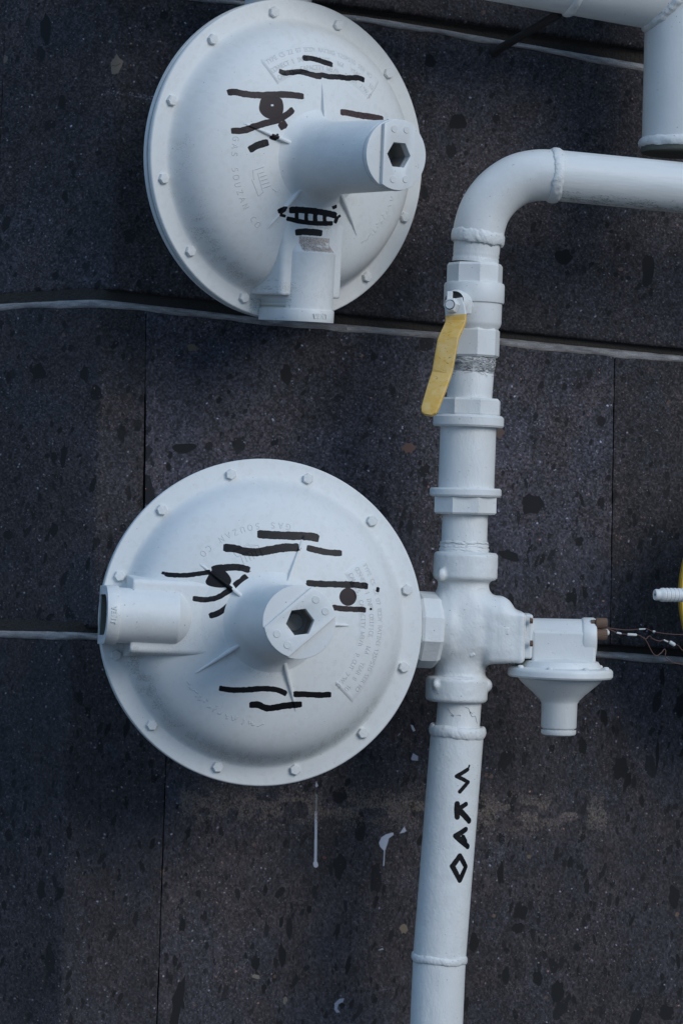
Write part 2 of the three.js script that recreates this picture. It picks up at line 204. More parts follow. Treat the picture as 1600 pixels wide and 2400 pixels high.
// joints: [underside of the stones above, top of the stones below]
const J = [
  [() => 2.72, () => 2.705], [() => 2.34, () => 2.325],
  [smooth(curve([[-0.9456,2.1163],[-0.4092,2.0153],[-0.2543,1.9865],[0.031,1.9646],[0.2256,1.9479],[0.3738,1.9326],[0.8309,1.8875]])), smooth(curve([[-0.9451,2.1027],[-0.4088,2.004],[-0.254,1.9756],[0.0314,1.9531],[0.3238,1.9192],[0.3744,1.9141],[0.8314,1.8701]]))],
  [smooth(curve([[-0.9277,1.6241],[-0.5052,1.632],[-0.3968,1.6365],[-0.288,1.6403],[-0.2285,1.6372],[-0.1022,1.6277],[0.1091,1.6161],[0.1723,1.6113],[0.3841,1.5977],[0.8406,1.5745]])), smooth(curve([[-0.9245,1.6072],[-0.5033,1.6164],[-0.3963,1.6229],[-0.2875,1.626],[-0.228,1.6221],[-0.1017,1.6125],[0.1094,1.6036],[0.1727,1.5998],[0.3844,1.5875],[0.841,1.5621]]))],
  [smooth(curve([[-0.9051,1.2283],[-0.3833,1.2616],[-0.26,1.2639],[-0.0436,1.261],[0.2931,1.2583],[0.3945,1.2548],[0.851,1.2414]])), smooth(curve([[-0.9047,1.2176],[-0.3807,1.2514],[-0.2855,1.2558],[-0.2597,1.254],[-0.0433,1.2505],[0.2934,1.2481],[0.3949,1.2431],[0.8515,1.2264]]))],
  [() => 0.72, () => 0.705], [() => 0.36, () => 0.345], [() => 0.0, () => -0.02],
];
function stone(xl, xr, top, bot, mat, s) {   // xl, xr: x of the side joints as functions of y
  const us = [], vs = [], w = 0.9, nu = 26, nv = 44;
  const fine = [0, 0.0004, 0.0009, 0.003, 0.006, 0.010];
  const y0 = bot((xl(1.4) + xr(1.4)) / 2), y1 = top((xl(1.4) + xr(1.4)) / 2), hgt = y1 - y0, wid = xr(1.4) - xl(1.4), ym = (y0 + y1) / 2, BEND = bend(ym);
  for (const f of fine) us.push(f / wid); for (let i = 1; i < nu; i++) us.push(0.010 / wid + (1 - 0.02 / wid) * i / nu); for (const f of fine.slice().reverse()) us.push(1 - f / wid);
  if (xl(1.4) < BEND && xr(1.4) > BEND) for (let d = -0.006; d <= 0.0061; d += 0.002) us.push((BEND + d - xl(1.4)) / wid);
  us.sort((a, b) => a - b);
  for (const f of fine) vs.push(f / hgt); for (let i = 1; i < nv; i++) vs.push(0.010 / hgt + (1 - 0.02 / hgt) * i / nv); for (const f of fine.slice().reverse()) vs.push(1 - f / hgt);
  const U = [-1, ...us, 2], Vv = [-1, ...vs, 2], pos = [], uv = [], idx = [];
  for (const v of Vv) for (const u of U) {
    const vc = clamp(v, 0, 1), uc = clamp(u, 0, 1), ya = y0 + hgt * vc, x0 = xl(ya), x1 = xr(ya); let x = x0 + (x1 - x0) * uc;
    const b = bot(x), t = top(x); let y = b + (t - b) * vc;
    const eb = vc * (t - b), et = (1 - vc) * (t - b), el = uc * (x1 - x0), er = (1 - uc) * (x1 - x0);
    const bev = (e, r) => { const k = clamp(1 - e / r, 0, 1); return r * (1 - Math.sqrt(1 - k * k)); };
    let z = wallZ(x, ym) - bev(eb, 0.0035) - bev(et, 0.006) - bev(el, 0.0008) - bev(er, 0.0008) + 0.0022 * (fbm(x * 9 + 40, y * 9 + s, 3, s) - 0.5);
    if (eb < 0.0001) y += 0.0024 * (fbm(x * 60, 3.1, 3, s) - 0.5);
    if (el < 0.0001 || er < 0.0001) x += 0.0014 * (fbm(y * 70, 8.2, 3, s) - 0.5);
    if (u < 0 || u > 1 || v < 0 || v > 1) z = wallZ(x, ym) - 0.05;
    pos.push(x, y, z); uv.push((x - WX) / WS, (y - WY) / WS);
  }
  const n = U.length; for (let j = 0; j < Vv.length - 1; j++) for (let i = 0; i < n - 1; i++) { const q = j * n + i; idx.push(q, q + 1, q + n, q + 1, q + n + 1, q + n); }
  const g = new THREE.BufferGeometry(); g.setAttribute('position', new THREE.Float32BufferAttribute(pos, 3)); g.setAttribute('uv', new THREE.Float32BufferAttribute(uv, 2)); g.setIndex(idx);
  return part('stone_block', creased(g, 0.9), mat, wall);
}
const cx = (x) => () => x, lean = (a, b) => (y) => a[0] + (b[0] - a[0]) * (y - a[1]) / (b[1] - a[1]);
const GAP = 0.0005;
const open = (y, s) => 0.0002 + 0.0011 * sm(clamp((noise2(y * 16, s, 3) - 0.45) * 8, 0, 1));
const courses = [
  [0, [cx(-1.5), cx(-0.7), cx(0.05), cx(0.8), cx(1.7)]],
  [1, [cx(-1.5), cx(-0.95), cx(-0.25), cx(0.5), cx(1.1), cx(1.7)]],
  [2, [cx(-1.5), cx(-1.0), lean([-0.3998,1.9729], [-0.4014,1.8268]), cx(0.72), cx(1.7)]],
  [3, [cx(-1.5), cx(-0.8), lean([-0.2224,1.5593], [-0.2202,1.4218]), lean([0.3047,1.5889], [0.3087,1.3121]), cx(1.0), cx(1.7)]],
  [4, [cx(-1.5), cx(-0.9), lean([-0.1865,1.1095], [-0.1879,0.8245]), cx(0.6), cx(1.2), cx(1.7)]],
  [5, [cx(-1.5), cx(-0.6), cx(0.2), cx(0.9), cx(1.7)]],
  [6, [cx(-1.5), cx(-0.95), cx(-0.1), cx(0.6), cx(1.7)]],
];
let si = 3;
const tones = [[0, 3, 1, 0], [3, 0, 1, 3, 0], [3, 1, 0, 3], [3, 1, 2, 3, 0], [3, 1, 0, 3, 0], [0, 3, 0, 3], [3, 0, 1, 3]];
for (const [k, xs] of courses) for (let i = 0; i < xs.length - 1; i++) {
  const g0 = (y) => (k === 3 && i === 2 ? open(y, 5) : k === 3 && i === 3 ? 0.00025 : GAP), g1 = (y) => (k === 3 && i === 1 ? open(y, 5) * 0.6 : k === 3 && i === 2 ? 0.00025 : GAP);
  stone((y) => xs[i](y) + g0(y), (y) => xs[i + 1](y) - g1(y), J[k][1], J[k + 1][0], stones[tones[k][i]], si++);
}
// pale mortar wiped along the top of each course
function mortarBead(f, s) {
  const prof = [[0.002, -0.03], [0.003, -0.012], [0.0022, -0.004], [0.0002, -0.0005], [-0.0028, 0.0012], [-0.0056, 0.0008], [-0.0072, -0.0018]], pos = [], uv = [], idx = [], n = 420;
  for (let i = 0; i <= n; i++) { const x = -1.49 + 3.18 * i / n, t = fbm(x * 22 + 5, s, 3, s), drop = 0.8 + 0.9 * (t - 0.4); prof.forEach(([dy, dz], j) => { pos.push(x, f(x) + dy * (dy < 0 ? drop : 1) + 0.0010 * (fbm(x * 90, j + s, 2, s) - 0.5), wallZ(x, f(x) - 0.02) + dz + (dz > -0.01 ? 0.0011 * (fbm(x * 130, j * 3 + s, 2, s + 4) - 0.5) : 0)); uv.push(x * 2.2, j / 6); }); }
  const m = prof.length; for (let i = 0; i < n; i++) for (let j = 0; j < m - 1; j++) { const q = i * m + j; idx.push(q, q + 1, q + m, q + 1, q + m + 1, q + m); }
  const g = new THREE.BufferGeometry(); g.setAttribute('position', new THREE.Float32BufferAttribute(pos, 3)); g.setAttribute('uv', new THREE.Float32BufferAttribute(uv, 2)); g.setIndex(idx); g.computeVertexNormals();
  part('mortar_bead', g, M.mortar, wall, 'pale mortar wiped along the joint between two courses');
}
for (const k of [1, 2, 3, 4, 5, 6]) mortarBead(J[k][1], k * 7);
// dark old mortar set back in each joint
M.fill = new THREE.MeshStandardMaterial({ color: new THREE.Color().setRGB(0.034, 0.029, 0.024), roughness: 0.95, bumpMap: reliefMap, bumpScale: 0.003 });
for (const k of [1, 2, 3, 4, 5, 6]) {
  const pos = [], uv = [], idx = [], n = 240, [hi, lo] = J[k];
  for (let i = 0; i <= n; i++) { const x = -1.49 + 3.18 * i / n; for (let j = 0; j <= 4; j++) { const y = lo(x) - 0.004 + (hi(x) + 0.006 - lo(x) + 0.004) * j / 4; pos.push(x, y, wallZ(x, lo(x) - 0.02) - 0.0085 - 0.0016 * fbm(x * 50, j * 0.7 + k, 3, k)); uv.push((x - WX) / WS, (y - WY) / WS); } }
  for (let i = 0; i < n; i++) for (let j = 0; j < 4; j++) { const q = i * 5 + j; idx.push(q, q + 1, q + 5, q + 1, q + 6, q + 5); }
  const g = new THREE.BufferGeometry(); g.setAttribute('position', new THREE.Float32BufferAttribute(pos, 3)); g.setAttribute('uv', new THREE.Float32BufferAttribute(uv, 2)); g.setIndex(idx); g.computeVertexNormals();
  part('joint_filling', g, M.fill, wall);
}
{ // the core behind the blocks
  const g1 = new THREE.PlaneGeometry(4.4, 6.5, 1, 1), g2 = new THREE.PlaneGeometry(3, 6.5, 1, 1);
  const s1 = new THREE.Shape([[-0.272, 0], [4, wallZ(4)], [4, -1.6], [-3, -1.6], [-3, wallZ(-3)]].map(([x, z], i) => new THREE.Vector2(x, -((i ? z : wallZ(-0.272)) - (i > 1 && i < 4 ? 0 : 0.05)))));
  const g = new THREE.ExtrudeGeometry(s1, { depth: 4.2, bevelEnabled: false }); g.rotateX(-Math.PI / 2);
  g.translate(0, -0.1, 0); part('wall_core', g, M.core, wall);
}
// the ground in front, out of frame
{
  const g = new THREE.PlaneGeometry(160, 160); g.rotateX(-Math.PI / 2);
  const m = new THREE.Mesh(g, new THREE.MeshStandardMaterial({ color: new THREE.Color().setRGB(0.1, 0.1, 0.1), roughness: 0.95 })); m.name = 'ground'; m.receiveShadow = true; m.userData.kind = 'structure'; scene.add(m);
}

// ------------------------------------------------------------------ the two diaphragm regulators
const PROF = [[0,0.0622],[0.045,0.06],[0.06,0.0586],[0.075,0.0564],[0.09,0.0534],[0.1,0.0507],[0.11,0.0474],[0.118,0.0438],[0.125,0.0396],[0.131,0.0347],[0.136,0.029],[0.14,0.0228],[0.1432,0.0162],[0.146,0.0098],[0.1485,0.0048],[0.151,0.0015],[0.1535,0.0001],[0.1715,0]];
const dome = (r) => { for (let i = 1; i < PROF.length; i++) if (r <= PROF[i][0]) { const [a, p] = PROF[i - 1], [b, q] = PROF[i]; return p + (q - p) * (r - a) / (b - a); } return 0; };
const [castC, castX] = canvas(2048, 2048);             // raised casting marks, shared by both covers
const MM = 2048 / 350;
{
  const g = castX; g.fillStyle = 'rgb(110,110,110)'; g.fillRect(0, 0, 2048, 2048);
  for (let k = 0; k < 26000; k++) { const v = 110 + rr(-5, 5); g.fillStyle = `rgba(${v},${v},${v},0.5)`; g.beginPath(); g.arc(rnd() * 2048, rnd() * 2048, rr(1, 7), 0, 7); g.fill(); }
  const arc = (text, r, a0, a1, size, inward, lum = 172) => {
    g.fillStyle = `rgb(${lum},${lum},${lum})`; g.font = `${size * MM}px sans-serif`; g.textAlign = 'center'; g.textBaseline = 'middle';
    [...text].forEach((ch, i) => { const a = THREE.MathUtils.degToRad(a0 + (a1 - a0) * (i + 0.5) / text.length); g.save(); g.translate(1024 + r * Math.cos(a) * MM, 1024 - r * Math.sin(a) * MM); g.rotate(inward ? -a - Math.PI / 2 : -a + Math.PI / 2); g.fillText(ch, 0, 0); g.restore(); });
  };
  arc('TYPE CS 22 07 BODY RATING 125PSIG SER NO', 115.5, 34, -36, 6.6, false); arc('CONNECT 1 INPT ORIFICE   MM   YEAR 8  10', 105.5, 35, -40, 6.6, false); arc('CAN IS. CAPACITY M3/h  P.OUT 7"W.C', 96, 34, -42, 6.6, false);
  arc('GAS SOUZAN CO', 100, 80, 140, 8.6, true);
  g.strokeStyle = 'rgb(175,175,175)'; g.lineWidth = 1.3 * MM; g.lineCap = 'round';
  g.save(); g.translate(1024, 1024); g.rotate(-THREE.MathUtils.degToRad(112)); g.translate(74 * MM, 0); g.rotate(-Math.PI / 2);
  for (const l of [[[-13, -6], [-13, 6], [-4, 8]], [[-8, -4], [-8, 2], [12, 2], [14, 8], [-4, 10]], [[-4, -6], [-4, 2]], [[0, -6], [0, 2]], [[4, -6], [4, 2]], [[8, -7], [8, 2]], [[12, -9], [16, -12]]]) { g.beginPath(); l.forEach(([x, y], i) => (i ? g.lineTo(x * MM, y * MM) : g.moveTo(x * MM, y * MM))); g.stroke(); }
  g.restore();
  g.lineWidth = 1.2 * MM; for (let i = 0; i < 15; i++) { const a = THREE.MathUtils.degToRad(219 + i * 3.4), x = 1024 + 106 * Math.cos(a) * MM, y = 1024 - 106 * Math.sin(a) * MM; g.beginPath(); g.moveTo(x + rr(-3, 3) * MM, y + rr(-3, 3) * MM); g.quadraticCurveTo(x + rr(-2, 2) * MM, y + rr(-3, 3) * MM, x + rr(-3, 3) * MM, y + rr(-3, 3) * MM); g.stroke(); g.beginPath(); g.arc(x + rr(-3, 3) * MM, y + rr(-4, 4) * MM, 0.5 * MM, 0, 7); g.stroke(); }
}
const castMap = tex(castC, false, false);
const marker = { k: [4, 4, 7, 1], d: [13, 11, 15, 1], b: [34, 23, 24, 0.97], t: [58, 41, 39, 0.94], w: [205, 206, 206, 1] };
function coverMap(marks, dirt, stains = []) {
  const [c, g] = canvas(2048, 2048); g.fillStyle = 'rgb(216,217,214)'; g.fillRect(0, 0, 2048, 2048);
  for (let k = 0; k < 6000; k++) { const v = rr(-9, 6); g.fillStyle = `rgba(${214 + v},${215 + v},${212 + v * 1.3},0.35)`; g.beginPath(); g.ellipse(rnd() * 2048, rnd() * 2048, rr(3, 26), rr(3, 20), rr(0, 3), 0, 7); g.fill(); }
  for (let k = 0; k < 230; k++) { g.fillStyle = `rgba(${80 + rr(0, 40)},${70 + rr(0, 30)},${60 + rr(0, 20)},${rr(0.2, 0.7)})`; g.beginPath(); g.ellipse(rnd() * 2048, rnd() * 2048, rr(0.8, 3), rr(0.8, 2), rr(0, 3), 0, 7); g.fill(); }
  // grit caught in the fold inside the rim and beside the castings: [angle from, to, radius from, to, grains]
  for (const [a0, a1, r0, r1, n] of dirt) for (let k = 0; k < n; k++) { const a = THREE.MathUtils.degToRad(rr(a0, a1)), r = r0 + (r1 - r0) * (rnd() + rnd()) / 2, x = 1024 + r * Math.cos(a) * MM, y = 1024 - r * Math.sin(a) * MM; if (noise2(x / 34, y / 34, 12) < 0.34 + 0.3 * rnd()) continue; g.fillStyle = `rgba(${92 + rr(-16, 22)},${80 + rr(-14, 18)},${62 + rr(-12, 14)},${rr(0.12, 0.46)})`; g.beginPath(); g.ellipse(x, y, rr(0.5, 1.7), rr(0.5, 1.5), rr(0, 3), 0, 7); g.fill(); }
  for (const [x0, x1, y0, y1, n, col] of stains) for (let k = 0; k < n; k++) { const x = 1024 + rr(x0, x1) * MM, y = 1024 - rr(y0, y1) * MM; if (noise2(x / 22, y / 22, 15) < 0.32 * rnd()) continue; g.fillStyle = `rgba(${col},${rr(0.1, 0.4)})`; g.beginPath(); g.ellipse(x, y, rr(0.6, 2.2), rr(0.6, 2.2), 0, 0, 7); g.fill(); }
  for (const [kind, w, tone, pts] of marks) {
    const m = marker[tone], P = pts.map(([x, y]) => [1024 + x * MM, 1024 - y * MM]);
    if (kind === 'p') { g.fillStyle = `rgba(${m})`; g.beginPath(); const n = P.length; for (let i = 0; i <= n; i++) { const a = P[i % n], b = P[(i + 1) % n], mx = (a[0] + b[0]) / 2, my = (a[1] + b[1]) / 2; i ? g.quadraticCurveTo(a[0], a[1], mx, my) : g.moveTo(mx, my); } g.fill(); continue; }
    const cv = new THREE.CatmullRomCurve3(P.map((p) => new THREE.Vector3(p[0], p[1], 0))), L = cv.getLength(), n = Math.max(6, Math.round(L / 4)), up = [], dn = [];
    for (let i = 0; i <= n; i++) { const t = i / n, p = cv.getPointAt(t), d = cv.getTangentAt(t), e = Math.min(1, 0.74 + Math.min(t, 1 - t) * L / (w * MM) * 0.9), hw = w * MM / 2 * e; const a = hw * (1 + 0.16 * (2 * fbm(i * 0.22, pts[0][0], 3, 5) - 1)), b = hw * (1 + 0.16 * (2 * fbm(i * 0.22, pts[0][0] + 30, 3, 6) - 1)); up.push([p.x - d.y * a, p.y + d.x * a]); dn.push([p.x + d.y * b, p.y - d.x * b]); }
    g.fillStyle = `rgba(${m})`; g.beginPath(); [...up, ...dn.reverse()].forEach((p, i) => (i ? g.lineTo(p[0], p[1]) : g.moveTo(p[0], p[1]))); g.closePath(); g.fill();
    if (tone !== 'k' && tone !== 'w') for (let k = 0; k < L / 9; k++) { const p = cv.getPointAt(rnd()); g.fillStyle = rnd() < 0.5 ? 'rgba(14,12,16,0.35)' : 'rgba(74,58,60,0.3)'; g.beginPath(); g.ellipse(p.x + rr(-0.3, 0.3) * w * MM, p.y + rr(-0.3, 0.3) * w * MM, rr(2, 9), rr(2, 7), rr(0, 3), 0, 7); g.fill(); }
  }
  return new THREE.MeshPhysicalMaterial({ map: tex(c, true, false), bumpMap: castMap, bumpScale: 0.0019, roughness: 0.5, specularIntensity: 0.5 });
}
function planar(g) { const p = g.attributes.position, u = new Float32Array(p.count * 2); for (let i = 0; i < p.count; i++) { u[2 * i] = p.getX(i) / 0.35 + 0.5; u[2 * i + 1] = p.getY(i) / 0.35 + 0.5; } g.setAttribute('uv', new THREE.BufferAttribute(u, 2)); return g; }
const zUp = (g) => { g.rotateX(Math.PI / 2); return g; };
const archPts = (R, hc, base, n = 18) => { const a = [[-R, base]]; for (let i = 0; i <= n; i++) { const t = Math.PI * (1 - i / n); a.push([R * Math.cos(t), hc + R * Math.sin(t)]); } a.push([R, base]); return a; };
const font = await new FontLoader().loadAsync('fonts/droid/droid_sans_bold.typeface.json');
function regulator(name, label, f, mat, capTurn, socketTurn, neckLen, chamferMat, boltTurn = 0) {
  const t = thing(name, label, 'gas regulator', f.c, 'diaphragm regulators with drawn faces');
  t.quaternion.setFromRotationMatrix(new THREE.Matrix4().makeBasis(V(f.x), V(f.y), V(f.a)));
  // front cover: rim, fold and shallow dome
  const fine = []; for (let i = PROF.length - 1; i > 0; i--) { const [a, p] = PROF[i], [b, q] = PROF[i - 1]; fine.push([a, p]); if (i < PROF.length - 1) fine.push([(a + b) / 2, (p + q) / 2 + (i > 4 ? 0 : 0.0003)]); }
  fine.push(PROF[0]);
  const rim = [[0.1695, -0.0078], [0.1712, -0.0072], [0.1717, -0.006], [0.1717, -0.0016], [0.1708, -0.0002]];
  let g = new THREE.LatheGeometry([...rim, ...fine.map(([r, h]) => [Math.min(r, 0.1698), h])].map(([r, h]) => new THREE.Vector2(Math.max(r, 1e-5), h)), 160); zUp(g);
  const cover = part('front_cover', planar(creased(g, 0.9)), mat, t);
  part('gasket', zUp(turned([[0.150, -0.0098], [0.1702, -0.0098], [0.1702, -0.0076], [0.150, -0.0076]], 120)), M.gasket, t);
  part('rear_cover', zUp(turned([[0.1695, -0.0094], [0.1714, -0.0098], [0.1714, -0.0158], [0.1695, -0.0166], [0.152, -0.018], [0.146, -0.032], [0.128, -0.055], [0.085, -0.071], [0.03, -0.075], [0, -0.075]], 120)), M.smooth, t);
  for (let i = 0; i < 12; i++) {
    const a = THREE.MathUtils.degToRad(15 + boltTurn + 30 * i), b = part('bolt', boltGeo, M.smooth, t);
    b.position.set(0.1585 * Math.cos(a), 0.1585 * Math.sin(a), -0.0002); b.rotation.z = rr(0, 1.05);
  }
  // barrel and slotted cap with a hexagon socket
  part('barrel', zUp(turned([[0.056, 0.0575], [0.050, 0.0606], [0.0452, 0.0640], [0.0415, 0.0692], [0.0393, 0.0765], [0.0380, 0.087], [0.0362, 0.19], [0.0358, 0.1955], [0.0342, 0.1962], [0.0342, 0.1995]], 96)), M.smooth, t);
  const hexHole = (R) => { const h = new THREE.Path(); for (let i = 0; i < 6; i++) { const a = socketTurn + i * Math.PI / 3; i ? h.lineTo(R * Math.cos(a), R * Math.sin(a)) : h.moveTo(R * Math.cos(a), R * Math.sin(a)); } h.closePath(); return h; };
  const disc = new THREE.Shape(); disc.absarc(0, 0, 0.0358, 0, Math.PI * 2); disc.holes.push(hexHole(0.0148));
  const ex = { bevelEnabled: true, bevelThickness: 0.0006, bevelSize: 0.0006, bevelSegments: 2, curveSegments: 90 };
  const base = new THREE.ExtrudeGeometry(disc, { ...ex, depth: 0.0042 }); base.translate(0, 0, 0.1992);
  const band = new THREE.Shape(), hw = 0.0182, R = 0.0352, a0 = Math.asin(hw / R);
  const pts = []; for (let i = 0; i <= 30; i++) { const a = -a0 + 2 * a0 * i / 30; pts.push([R * Math.cos(a), R * Math.sin(a)]); } for (let i = 0; i <= 30; i++) { const a = Math.PI - a0 + 2 * a0 * i / 30; pts.push([R * Math.cos(a), R * Math.sin(a)]); }
  const ct = Math.cos(capTurn), st = Math.sin(capTurn); band.setFromPoints(pts.map(([x, y]) => new THREE.Vector2(x * ct - y * st, x * st + y * ct))); band.holes.push(hexHole(0.0148));
  const bg = new THREE.ExtrudeGeometry(band, { ...ex, depth: 0.0036 }); bg.translate(0, 0, 0.2046);
  const cap = part('cap', boxUV(mergeGeometries([base, bg].map((q) => creased(q.index ? q.toNonIndexed() : q, 0.5)))), M.smooth, t);
  const sock = new THREE.CylinderGeometry(0.0149, 0.0149, 0.034, 6, 1, true); sock.rotateY(Math.PI / 2 + socketTurn); sock.rotateX(Math.PI / 2); sock.scale(1, 1, 1); sock.translate(0, 0, 0.191);
  const sockA = new THREE.CylinderGeometry(0.016, 0.016, 0.003, 24); zUp(sockA); sockA.translate(0, 0, 0.1735);
  const sockB = new THREE.CylinderGeometry(0.0085, 0.0092, 0.003, 32); zUp(sockB); sockB.translate(0, 0, 0.176);
  part('hexagon_socket', boxUV(creased(mergeGeometries([sock, sockA, sockB].map((q) => q.toNonIndexed())), 0.5)), M.socket, cap);
  for (const [u, v] of [[0.026, 0.007], [0.026, -0.008], [-0.025, 0.006], [-0.024, -0.009]]) { const s = new THREE.CylinderGeometry(0.0034, 0.0038, 0.0008, 24); zUp(s); const m = part('cap_boss', s, M.smooth, cap); m.position.set(u * ct - v * st, u * st + v * ct, 0.2091); }
  // five radial ribs
  for (let k = 0; k < 5; k++) {
    const a = THREE.MathUtils.degToRad(72 * k), rings = [], n = 16, r1 = k === 0 ? 0.082 : 0.096;
    for (let i = 0; i <= n; i++) { const q = i / n, r = 0.036 + (r1 - 0.036) * q, hb = dome(r), top = hb + 0.0068 * Math.pow(1 - q, 0.8) + 0.0002, w = 0.0022 * (1 - 0.5 * q), wb = 0.0042 * (1 - 0.5 * q); const sec = [[-wb, hb - 0.003], [-w, hb + 0.35 * (top - hb)], [-w * 0.85, top - 0.0006], [-w * 0.3, top], [w * 0.3, top], [w * 0.85, top - 0.0006], [w, hb + 0.35 * (top - hb)], [wb, hb - 0.003]]; rings.push(sec.map(([y, h]) => [r * Math.cos(a) - y * Math.sin(a), r * Math.sin(a) + y * Math.cos(a), h])); }
    part('rib', planar(loft(rings, true, true, 0.8)), mat, t);
  }
  // raised plate with the data lines
  { const pos = [], idx = [], nt = 60, nr = 8, A0 = THREE.MathUtils.degToRad(-42), A1 = THREE.MathUtils.degToRad(36.5);
    for (let i = 0; i <= nt; i++) for (let j = 0; j <= nr; j++) { const e = i === 0 || i === nt || j === 0 || j === nr, r = 0.0895 + 0.0325 * j / nr, a = A0 + (A1 - A0) * i / nt, end = i === 1 || i === nt - 1; pos.push(r * Math.cos(a), r * Math.sin(a), dome(r) + (e ? -0.0008 : end ? 0.0016 : 0.0010)); }
    for (let i = 0; i < nt; i++) for (let j = 0; j < nr; j++) { const q = i * (nr + 1) + j; idx.push(q, q + nr + 1, q + 1, q + 1, q + nr + 1, q + nr + 2); }
    const pg = new THREE.BufferGeometry(); pg.setAttribute('position', new THREE.Float32BufferAttribute(pos, 3)); pg.setIndex(idx); pg.computeVertexNormals(); part('rating_plate', planar(pg), mat, t); }
  // vent: flat-topped seat with an arched outlet that opens at the rim
  { const s = new THREE.Shape(); s.moveTo(-0.0435, -0.002); s.lineTo(-0.0385, 0.050); s.quadraticCurveTo(-0.0375, 0.0565, -0.032, 0.0565); s.lineTo(0.032, 0.0565); s.quadraticCurveTo(0.0375, 0.0565, 0.0385, 0.050); s.lineTo(0.0435, -0.002); s.closePath();
    const sg = new THREE.ExtrudeGeometry(s, { depth: 0.110, bevelEnabled: true, bevelThickness: 0.003, bevelSize: 0.002, bevelOffset: -0.002, bevelSegments: 3, curveSegments: 8 }); sg.applyMatrix4(basisYZX); sg.translate(-0.143, 0, 0);
    part('vent_seat', planar(creased(sg, 0.7)), mat, t);
    const hc = 0.047, shell = (Ro, x0, x1, bv = true) => { const q = new THREE.Shape(archPts(Ro, hc, 0.0006).map((p) => new THREE.Vector2(...p))); q.holes.push(new THREE.Path(archPts(0.0215, hc, 0.006).map((p) => new THREE.Vector2(...p)))); const e = new THREE.ExtrudeGeometry(q, { depth: x1 - x0, bevelEnabled: bv, bevelThickness: 0.0006, bevelSize: 0.0006, bevelOffset: -0.0006, bevelSegments: 2, curveSegments: 4 }); e.applyMatrix4(basisYZX); e.translate(x0, 0, 0); return creased(e, 0.6); };
    const solid = loft([[-0.1375, 0.0284, 0], [-0.1, 0.0284, 0], [-0.0985, 0.0283, -0.0006], [-0.082, 0.0262, -0.019], [-0.076, 0.025, -0.027]].map(([x, Ro, dh]) => archPts(Ro, hc + dh, 0.0006 + Math.min(0, dh)).map(([y, h]) => [x, y, h])), false, true, 0.32);
    const lp = mergeGeometries([shell(0.0284, -0.1606, -0.1375, false), solid].map((q) => { const z = q.index ? q.toNonIndexed() : q; return planar(z); }));
    const o = part('vent_outlet', lp, chamferMat, t); part('vent_lip', boxUV(shell(0.0302, -0.1722, -0.1604)), M.smooth, o);
    { const q = new THREE.ExtrudeGeometry(new THREE.Shape(archPts(0.0222, hc, 0.0055).map((p) => new THREE.Vector2(...p))), { depth: 0.001, bevelEnabled: false }); q.applyMatrix4(basisYZX); q.translate(-0.1400, 0, 0); part('vent_back', q, M.steel, o); }  // dark sheet closing the back of the vent bore
    { const q = new THREE.Shape(archPts(0.0216, hc, 0.0058).map((p) => new THREE.Vector2(...p))); q.holes.push(new THREE.Path(archPts(0.0207, hc, 0.0068).map((p) => new THREE.Vector2(...p)))); const e = new THREE.ExtrudeGeometry(q, { depth: 0.0305, bevelEnabled: false }); e.applyMatrix4(basisYZX); e.translate(-0.1714, 0, 0); part('vent_lining', boxUV(creased(e, 0.5)), M.drab, o, 'dark greenish inside of the vent outlet'); }  // bore lined in one dark colour, unlike the white outlet
    const tg = new TextGeometry('VENT', { font, size: 0.0052, depth: 0.0006, curveSegments: 3 }); tg.computeBoundingBox(); tg.translate(-tg.boundingBox.max.x / 2, -0.0026, 0); tg.rotateZ(-Math.PI / 2); tg.translate(-0.1662, 0, hc + 0.0300); part('raised_lettering', boxUV(tg), M.smooth, o); }
  // side neck towards the valve body
  { const n = turned([[0.0362, 0.08], [0.0362, neckLen - 0.01], [0, neckLen - 0.009]], 64), fl = faceted([[0.034, neckLen - 0.026], [0.0395, neckLen - 0.024], [0.0412, neckLen - 0.021], [0.0412, neckLen - 0.004], [0.039, neckLen], [0, neckLen]], 10, 0.31); fl.rotateZ(-Math.PI / 2); fl.translate(0, 0, -0.043); part('neck_flange', fl, M.paint, t); n.rotateZ(-Math.PI / 2); n.translate(0, 0, -0.043); part('neck', n, M.paint, t); }
  return t;
}
const boltGeo = (() => { const g = faceted([[0.0059, -0.001], [0.0059, 0.0038], [0.0051, 0.0048], [0.0001, 0.005]], 6); g.rotateX(Math.PI / 2); return g; })();
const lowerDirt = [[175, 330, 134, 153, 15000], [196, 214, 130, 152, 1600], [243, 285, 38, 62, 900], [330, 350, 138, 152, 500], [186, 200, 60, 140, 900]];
const upperDirt = [[85, 260, 133, 152, 4200], [120, 170, 133, 152, 3600], [166, 196, 60, 84, 1700], [198, 206, 118, 152, 500]];
